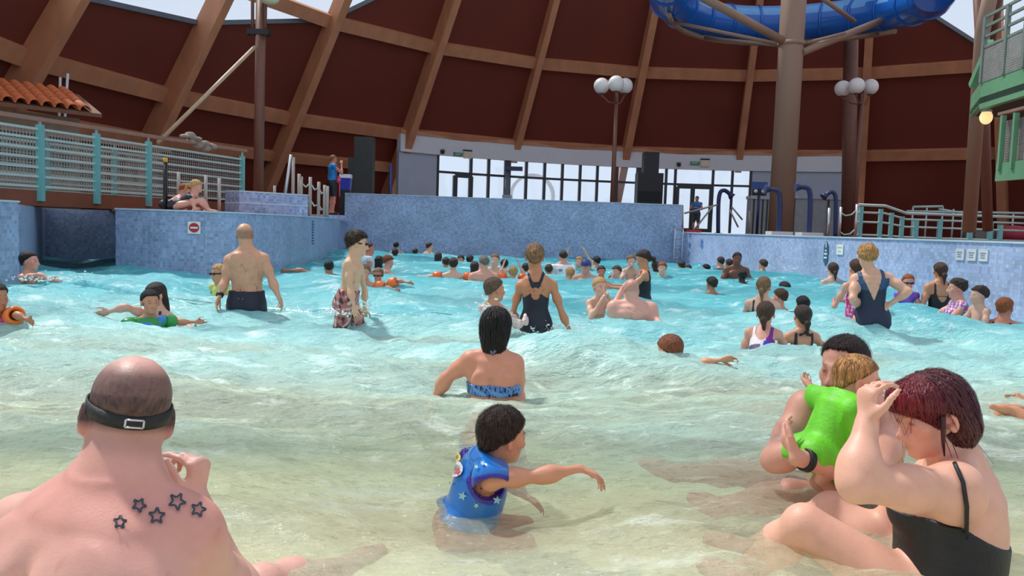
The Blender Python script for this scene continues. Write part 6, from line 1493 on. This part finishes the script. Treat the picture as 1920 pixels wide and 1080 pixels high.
# ================================================================== bathers further out
# u, head top, waterline, yaw, kind, skin, hair style, hair colour, wear, arms, label, extras
CROWD = [
 (167, 449, 0, -60, 'c', 'brown', 'short', 'ginger', None, 'swim', 'lone head swimming in the dark channel under the footbridge', {'d': 17.0}),
 (409, 496, 540, 150, 'c', 'warm', 'short', 'blond', (206, 206, 110), 'down', 'blond child in goggles half hidden behind the standing bald man', {'gog': 1, 'd': 9.4}),
 (617, 489, 514, 10, 'm', 'olive', 'short', 'black', None, 'side', 'black-haired bather with an arm out by the curved blue wall', {}),
 (694, 456, 500, -70, 'm', 'red', 'crop', 'brown', (214, 214, 220), 'down', 'reddish-faced man in a pale top just right of the youth in patterned trunks', {}),
 (711, 481, 505, 0, 'f', 'warm', 'long', 'black', None, 'swim', 'black-haired bather behind the children with orange armbands', {}),
 (729, 479, 509, -75, 'f', 'pink', 'short', 'ginger', (236, 236, 236), 'swim', 'woman in a headband turned right behind the children with orange armbands', {'band': (60, 50, 40)}),
 (684, 497, 536, 165, 'c', 'pink', 'short', 'light', None, 'side', 'smiling fair child with orange armbands beside the youth in patterned trunks', {'arm': (240, 120, 50), 'd': 10.6}),
 (709, 503, 537, 175, 'c', 'red', 'short', 'light', (180, 34, 60), 'side', 'small child in sunglasses, red suit and orange armbands', {'d': 11.9, 'gog': 1, 'arm': (244, 112, 40)}),
 (743, 454, 481, 5, 'c', 'warm', 'short', 'black', None, 'swim', 'dark-haired bather near the back wall, higher of a stacked pair', {}),
 (741, 467, 489, 10, 'c', 'olive', 'short', 'dark', None, 'swim', 'dark-haired bather near the back wall, lower of a stacked pair', {}),
 (779, 466, 481, 0, 'c', 'warm', 'short', 'dark', None, 'swim', 'single dark head low in the water along the back wall', {}),
 (806, 455, 479, -50, 'm', 'pale', 'short', 'brown', None, 'down', 'pale man nearest the back wall, shoulders out', {}),
 (822, 474, 499, 0, 'f', 'warm', 'long', 'dark', None, 'swim', 'dark long-haired bather below the pale man at the back wall', {}),
 (850, 484, 526, 0, 'c', 'pale', 'short', 'dark', None, 'side', 'dark-haired child with orange armbands seen from behind in mid pool', {'arm': (240, 100, 36)}),
 (836, 483, 505, 20, 'c', 'tan', 'short', 'dark', None, 'swim', 'dark head just left of the child with orange armbands in mid pool', {}),
 (864, 479, 501, 170, 'c', 'red', 'short', 'black', None, 'swim', 'dark-haired face just right above the child with orange armbands', {}),
 (882, 479, 501, -20, 'c', 'warm', 'short', 'dark', None, 'swim', 'brown-haired head left of the bare-backed man', {}),
 (890, 491, 515, 0, 'f', 'tan', 'long', 'dark', None, 'swim', 'dark long hair low in the water left of the bare-backed man', {}),
 (907, 480, 533, 15, 'm', 'pink', 'crop', 'grey', None, 'down', 'bare-backed man with cropped hair left of the cut-out swimsuit woman', {}),
 (928, 477, 518, 170, 'm', 'pale', 'crop', 'light', None, 'down', 'pale man facing us behind the bare-backed man', {}),
 (946, 487, 508, 0, 'c', 'warm', 'short', 'black', None, 'swim', 'dark head between the pale man and the cut-out swimsuit woman', {}),
 (962, 500, 524, 10, 'c', 'pale', 'short', 'blond', None, 'up', 'child lifting an orange armband beside the cut-out swimsuit woman', {'arm': (240, 96, 30)}),
 (986, 494, 512, 0, 'c', 'tan', 'short', 'dark', None, 'swim', 'dark head partly hidden left of the swimsuit woman\'s neck', {}),
 (1029, 496, 516, 0, 'c', 'warm', 'short', 'brown', None, 'swim', 'brown head just right of the cut-out swimsuit woman\'s neck', {}),
 (1056, 471, 516, 0, 'm', 'pink', 'crop', 'dark', (236, 236, 238), 'down', 'man in a white T-shirt with his back to us', {'tee': 1}),
 (1068, 502, 529, 30, 'c', 'pale', 'short', 'blond', None, 'swim', 'blond child low in the water in front of the white T-shirt man', {}),
 (1086, 482, 510, 160, 'm', 'pale', 'crop', 'blond', None, 'up', 'fair man with raised arms right of the white T-shirt man', {}),
 (1099, 488, 532, 165, 'm', 'pink', 'short', 'brown', None, 'hold', 'man in a blue cap facing us in mid pool', {'cap': (44, 60, 130)}),
 (1118, 481, 506, 30, 'f', 'tan', 'short', 'black', None, 'swim', 'dark head behind the man in the blue cap', {}),
 (1128, 499, 526, 170, 'c', 'red', 'short', 'dark', (150, 140, 150), 'swim', 'dark-haired child above the boy covering his face', {}),
 (1156, 499, 532, 140, 'c', 'pink', 'short', 'brown', (230, 110, 140), 'face', 'brown-haired child with a touch of pink above the broad bald man', {}),
 (1206, 470, 546, 82, 'f', 'tan', 'tail', 'dark', (22, 24, 32), 'fwd', 'dark-haired woman in a black suit stooping left over a child', {'pitch': 25, 'suit': 1, 'd': 10.6}),
 (1184, 479, 530, 175, 'c', 'pale', 'short', 'light', None, 'face', 'fair child held up by the stooping woman in black', {}),
 (1229, 490, 516, 20, 'f', 'warm', 'long', 'dark', None, 'swim', 'dark head behind the stooping woman in black', {}),
 (1242, 492, 528, 165, 'f', 'pale', 'short', 'ginger', (110, 130, 170), 'down', 'ginger-haired woman facing us right of the stooping woman in black', {}),
 (1277, 490, 512, 20, 'c', 'warm', 'short', 'dark', None, 'swim', 'left of two dark heads below the corner ladder', {}),
 (1290, 497, 514, 150, 'c', 'pale', 'short', 'dark', None, 'swim', 'right of two dark heads below the corner ladder', {}),
 (1323, 496, 510, 60, 'c', 'pink', 'short', 'black', None, 'swim', 'small dark-haired head along the pale wall right of the ladder', {}),
 (1351, 482, 513, 30, 'm', 'warm', 'short', 'dark', (30, 40, 80), 'down', 'dark-haired bather in a navy top left of the dark-skinned man', {}),
 (1367, 486, 514, 20, 'c', 'olive', 'short', 'dark', None, 'swim', 'dark head peering over the dark-skinned man\'s shoulder', {'d': 16.4}),
 (1383, 474, 534, 178, 'm', 'brown', 'crop', 'black', None, 'hold', 'dark-skinned man facing us with a child at his chest', {}),
 (1392, 506, 541, 0, 'c', 'dark', 'short', 'black', (236, 206, 220), 'down', 'small child in a white and pink top held by the dark-skinned man', {'tee': 1}),
 (1430, 487, 504, 40, 'c', 'warm', 'short', 'brown', None, 'swim', 'lone brown head on the wave crest by the pale wall', {'d': 16.6}),
 (1334, 520, 549, 20, 'c', 'olive', 'short', 'dark', None, 'swim', 'dark-haired swimmer alone right of the stooping woman in black', {}),
 (1433, 520, 590, -30, 'f', 'pale', 'tail', 'light', None, 'fwd', 'light brown-haired woman with bare shoulders behind the ponytailed girl', {}),
 (1470, 529, 552, 20, 'c', 'warm', 'short', 'dark', None, 'swim', 'dark head furthest back of the group of girls on the right', {}),
 (1462, 542, 582, 40, 'c', 'pink', 'short', 'brown', None, 'down', 'brown-haired child turned to the light brown-haired woman', {}),
 (1505, 556, 588, 10, 'c', 'warm', 'short', 'black', None, 'swim', 'dark head directly behind the girl with low knotted hair', {}),
 (1562, 493, 554, 5, 'f', 'pale', 'tail', 'brown', 'bik', 'down', 'brown-haired woman in a dark bikini strap left of the navy-suited lady', {}),
 (1704, 515, 578, 170, 'c', 'pink', 'short', 'ginger', (120, 80, 190), 'hold', 'girl in goggles and a purple suit right of the navy-suited lady', {'gog': 1, 'd': 10.4}),
 (1763, 493, 554, 0, 'f', 'tan', 'tail', 'brown', (24, 24, 28), 'down', 'brown-haired woman in black near the right wall, back to us', {'suit': 1, 'd': 10.3}),
 (1795, 523, 584, 80, 'f', 'pink', 'curly', 'dark', (150, 110, 150), 'fwd', 'curly-haired woman in a floral top near the right wall', {'flor': 1, 'd': 9.4}),
 (1836, 537, 584, 100, 'c', 'pale', 'curly', 'dark', None, 'cross', 'dark curly-haired child hugging arms near the right wall', {'d': 8.9}),
 (1886, 559, 612, -45, 'f', 'red', 'bun', 'ginger', None, 'down', 'auburn-haired bather with tied hair at the right edge', {}),
]
for (u, vt, vw, yaw, kind, skin, hs_, hc_, wear, arm, label, ex) in CROWD:
    d = ex.get('d') or min(22.3, max(8.0, 1345 / (vw - HOR(u))))
    ch = kind == 'c'; sc = .70 if ch else (.98 if kind == 'm' else .94); hs = .88 if ch else .97
    if ch and d > 12: sc, hs = .78, .92
    s = Person(label, 'bathers further out in the pool', h=.013 if d < 13 else .016)
    top = P(u, vt, d)
    j = stand(top, yaw, sc, hs, 'f' if kind == 'f' else 'm', (arm, arm), pitch=ex.get('pitch', 4), child=ch, hyaw=random.uniform(-10, 10))
    if arm == 'side': 
        for k in ('L', 'R'): j['wr' + k][2] = max(j['wr' + k][2], -.02); j['el' + k][2] = max(j['el' + k][2], .0)
    s.build(j, sc, hs, 'f' if kind == 'f' else 'm', 1.0, skin, 1 if d < 10 else 0, child=ch); s.finish(); s.hair(hs_, hc_, h=.010 if d < 13 else .012, t=random.uniform(.010, .017), mess=.009)
    cf = None
    if ex.get('flor'): cf = lambda V, c: np.where((vnoise(V, 80, 2) > .15)[:, None], np.array(lin((226, 200, 214))), np.where((vnoise(V, 70, 5) > .2)[:, None], np.array(lin((150, 60, 170))), c))
    if wear == 'bik':
        s.cloth('bikini_band', (26, 26, 32), lambda q: np.maximum(q[:, 2] - .33, .285 - q[:, 2]), .008, .010, sdf=s.trunk); s.cloth('bikini_bottom', (26, 26, 32), lambda q: np.maximum(q[:, 2] - .06, -.14 - q[:, 2]), .007, sdf=s.trunk)
    elif wear is not None and (kind == 'f' or ex.get('suit')) and not ex.get('flor'): s.cloth('swimsuit', wear, R_suit(sc, s.L, .26, .075), .008, .012, sdf=s.trunk)
    elif wear is not None: s.cloth('swim_top', wear, (lambda L: lambda q: np.maximum(q[:, 2] - L * .98, .0 - q[:, 2]))(s.L), .011, .013, arms=bool(ex.get('tee')), sdf=None if ex.get('tee') else s.trunk, colfn=cf)
    elif kind == 'f': s.cloth('swimsuit', (34, 36, 52), R_suit(sc, s.L, .22, .07), .008, .013, sdf=s.trunk)
    else: s.cloth('swim_trunks', random.choice([(40, 46, 70), (60, 66, 60), (90, 50, 50)]), R_trunks(sc), .014, .016)
    if ex.get('gog') and u != 0:
        strap_ring(s, .002, .016, .006, 0, (24, 24, 30), 'goggles', grow_=.014)
        for sx in (-1, 1): MB().sphere(s.hp(sx * .032, .100, .002), np.array((.022, .012, .017)) * hs, 10, 6).build('lens', M_BLACK, s.ob)
    if ex.get('band'): strap_ring(s, .045, .022, .006, .02, ex['band'], 'headband', grow_=.016)
    if ex.get('arm'):
        for k in ('L', 'R'): a = nrm(s.j['el' + k] - s.j['sh' + k]); s.band('armband', s.j['sh' + k] * .4 + s.j['el' + k] * .6, a, .030, -.15, .052, ex['arm'], M_VINYL)
    if ex.get('cap'):
        g = Sdf(); g.ell(s.hp(0, -.02, .045), np.array((.092, .114, .098)) * hs, s.H); V, Q = grow(g, .01, region=lambda Pn: .03 - s.hl(Pn)[:, 2]); s.part('swim_cap', V, Q, M_CLOTH, ex['cap']); MB().prism([s.hp(-.06, .08, .04), s.hp(.06, .08, .04), s.hp(.045, .15, .03), s.hp(-.045, .15, .03)], (0, 0, .008)).build('cap_peak', M_NAVY, s.ob)
    if ex.get('tee') and kind == 'm': MB().box(s.tp(-.05, -.135, .40), (.07, .02, .05), (s.T[0], s.T[1], s.T[2])).build('printed_mark', M_TXT, s.ob)

# ---- lifeguard on the wall
s = Person('lifeguard in a blue shirt and black shorts standing on the wall, hand at mouth', h=.014)
j = stand(P(626, 291, 22.9), -60, .98, .97, 'm', ('down', 'face')); s.build(j, .98, .97, 'm', .98, 'red', 0); s.finish(); s.hair('short', 'light')
s.cloth('shirt', (26, 120, 190), lambda q: np.maximum.reduce([q[:, 2] - .53, -.04 - q[:, 2], np.abs(q[:, 0]) - .30]), .016, .014, arms=False, sdf=s.trunk)
s.cloth('shorts', (24, 24, 28), R_trunks(.98, .06, -.42), .022, .014)
mb = MB(); mb.tube([s.tp(.05, .16, .14), s.tp(.12, .16, .08), s.tp(.17, .12, .02)], .06, 8); mb.build('waist_pouch', mat('pink_pouch', (226, 80, 110), .5), s.ob); MB().tube([s.tp(.1, .18, .06), s.tp(.1, .19, -.42)], .018, 6).build('lanyard', mat('pink_pouch', (226, 80, 110), .5), s.ob)
for k in ('L', 'R'): MB().sphere(s.j['toe' + k] * .5 + s.j['an' + k] * .5 - V3(0, 0, .02), (.07, .12, .06), 10, 6).build('shoe', M_BLACK, s.ob)
fz = min(v[2] for v in s.V); pl_ = P(626, 406, 22.9); mb = MB(); 
mb = MB(); mb.box((s.j['pel'][0], s.j['pel'][1], (.9 + fz) / 2 - .02), (1.0, .8, max(.06, fz - .9 - .0))); mb.uv = wuv; tag(mb.build('lifeguard_plinth', M_LIL, None, origin=(s.j['pel'][0], s.j['pel'][1], .9)), 'low mosaic plinth under the lifeguard\'s feet', 'plinth')
# ---- attendant far off by the doors
s = Person('attendant in a bright blue shirt by the glass doors', h=.018)
j = stand(P(1307, 368, 34.0), 150, .92, .95, 'm', ('cross', 'cross')); s.build(j, .92, .95, 'm', 1.0, 'warm', 0); s.finish(); s.hair('short', 'brown'); s.cloth('shirt', (40, 130, 220), lambda q: np.maximum(q[:, 2] - .48, -.04 - q[:, 2]), .018, .018, arms=False, sdf=s.trunk); s.cloth('shorts', (70, 64, 74), R_trunks(.92, .05, -.42), .022, .018)
# ---- pair sitting on the wall
def sitter(u, vt, d, yaw, lean, hair, label, sex='f'):
    s = Person(label, h=.013); top = P(u, vt, d); j = stand(top, yaw, .80, .93, sex, ('cross', 'cross'), lean=lean, pitch=30); R = rotz(yaw)
    j['pel'][2] = max(j['pel'][2], 1.03)
    for k, sx in (('L', -1), ('R', 1)):
        j['hip' + k] = j['pel'] + R @ V3(sx * .08, .02, -.01); j['kn' + k] = j['hip' + k] + R @ V3(sx * .06, .36, .10); j['an' + k] = j['kn' + k] + R @ V3(0, .12, -.16); j['toe' + k] = j['an' + k] + R @ V3(0, .12, .0)
    s.build(j, .80, .93, sex, 1.0, 'pink', 1); s.finish(); s.hair('tail' if sex == 'f' else 'short', hair)
    if sex == 'f': s.cloth('swimsuit', (30, 32, 48), lambda q: np.maximum(q[:, 2] - .30, -.12 - q[:, 2]), .008, .011, sdf=s.trunk)
    else: s.cloth('swim_trunks', (40, 44, 60), lambda q: np.maximum(q[:, 2] - .06, np.linalg.norm(q, axis=1) - .26), .014, .013)
    return s
sitter(368, 338, 13.0, -75, 40, 'blond', 'fair-haired sunbather hunched on the curved wall, right one of two')
sitter(347, 345, 13.5, -70, 35, 'ginger', 'ginger-haired sunbather on the curved wall, left one of two', 'm')
# ---- bather mostly outside the right edge: legs float into view
s = Person('bather floating at the right edge, only the legs in view', h=.013)
pel = P(2010, 790, 4.1); pel[2] = -.07
j = dict(pel=pel, nek=pel + V3(.48, .05, .10), head=pel + V3(.66, .05, .26), hf=V3(.2, -.9, 0), shL=pel + V3(.42, -.17, .05), shR=pel + V3(.42, .2, .05), elL=pel + V3(.3, -.4, 0), wrL=pel + V3(.1, -.5, 0), elR=pel + V3(.3, .4, 0), wrR=pel + V3(.1, .5, 0),
         hipL=pel + V3(-.02, -.08, 0), hipR=pel + V3(-.02, .08, 0), knL=pel + V3(-.26, -.02, .0), knR=pel + V3(-.24, .2, -.02), anL=P(1902, 772, 4.1), anR=P(1910, 768, 4.25), toeL=P(1858, 762, 4.1), toeR=P(1866, 764, 4.25))
s.build(j, .78, .92, 'm', .9, 'tan', 0); s.finish(); s.hair('short', 'brown'); s.cloth('swim_trunks', (50, 60, 90), lambda q: np.maximum(q[:, 2] - .06, np.linalg.norm(q, axis=1) - .22), .014, .013)
# ================================================================== splashes where the waves break on the bathers
M_SPLASH = mat('white_spray', (240, 246, 246), .4, var=.03)
def splash(pts, label):
    rs = np.random.RandomState(len(label)); mb = MB(); c0 = None
    for (u, v, d, sp, hgt, n) in pts:
        c = P(u, v, d)
        if c0 is None: c0 = c
        for i in range(n):
            p = c + V3(rs.normal() * sp, rs.normal() * sp * .5, abs(rs.normal()) * hgt); r = abs(rs.normal()) * .004 + .0018
            mb.sphere(p, (r * rs.uniform(1, 2.2), r, r * rs.uniform(.7, 1.3)), 6, 4)
    o = mb.build('splash', M_SPLASH, None, origin=tuple(c0)); tag(o, label, 'splash', kind='stuff')
splash([(1032, 628, 7.2, .10, .05, 150), (1085, 630, 7.15, .09, .07, 120), (985, 630, 7.2, .06, .03, 60)], 'white spray breaking around the cut-out swimsuit woman')
splash([(908, 592, 6.8, .06, .09, 90)], 'white spray left of the child in the pale patterned top')
splash([(640, 590, 7.4, .12, .025, 90), (690, 580, 7.7, .05, .04, 40)], 'white spray around the youth in patterned trunks')
splash([(85, 526, 8.1, .20, .025, 130), (125, 522, 8.6, .12, .03, 60)], 'white spray in front of the boy by the left wall')
splash([(1500, 506, 14.5, .5, .06, 120)], 'white spray on the wave against the pale right wall')
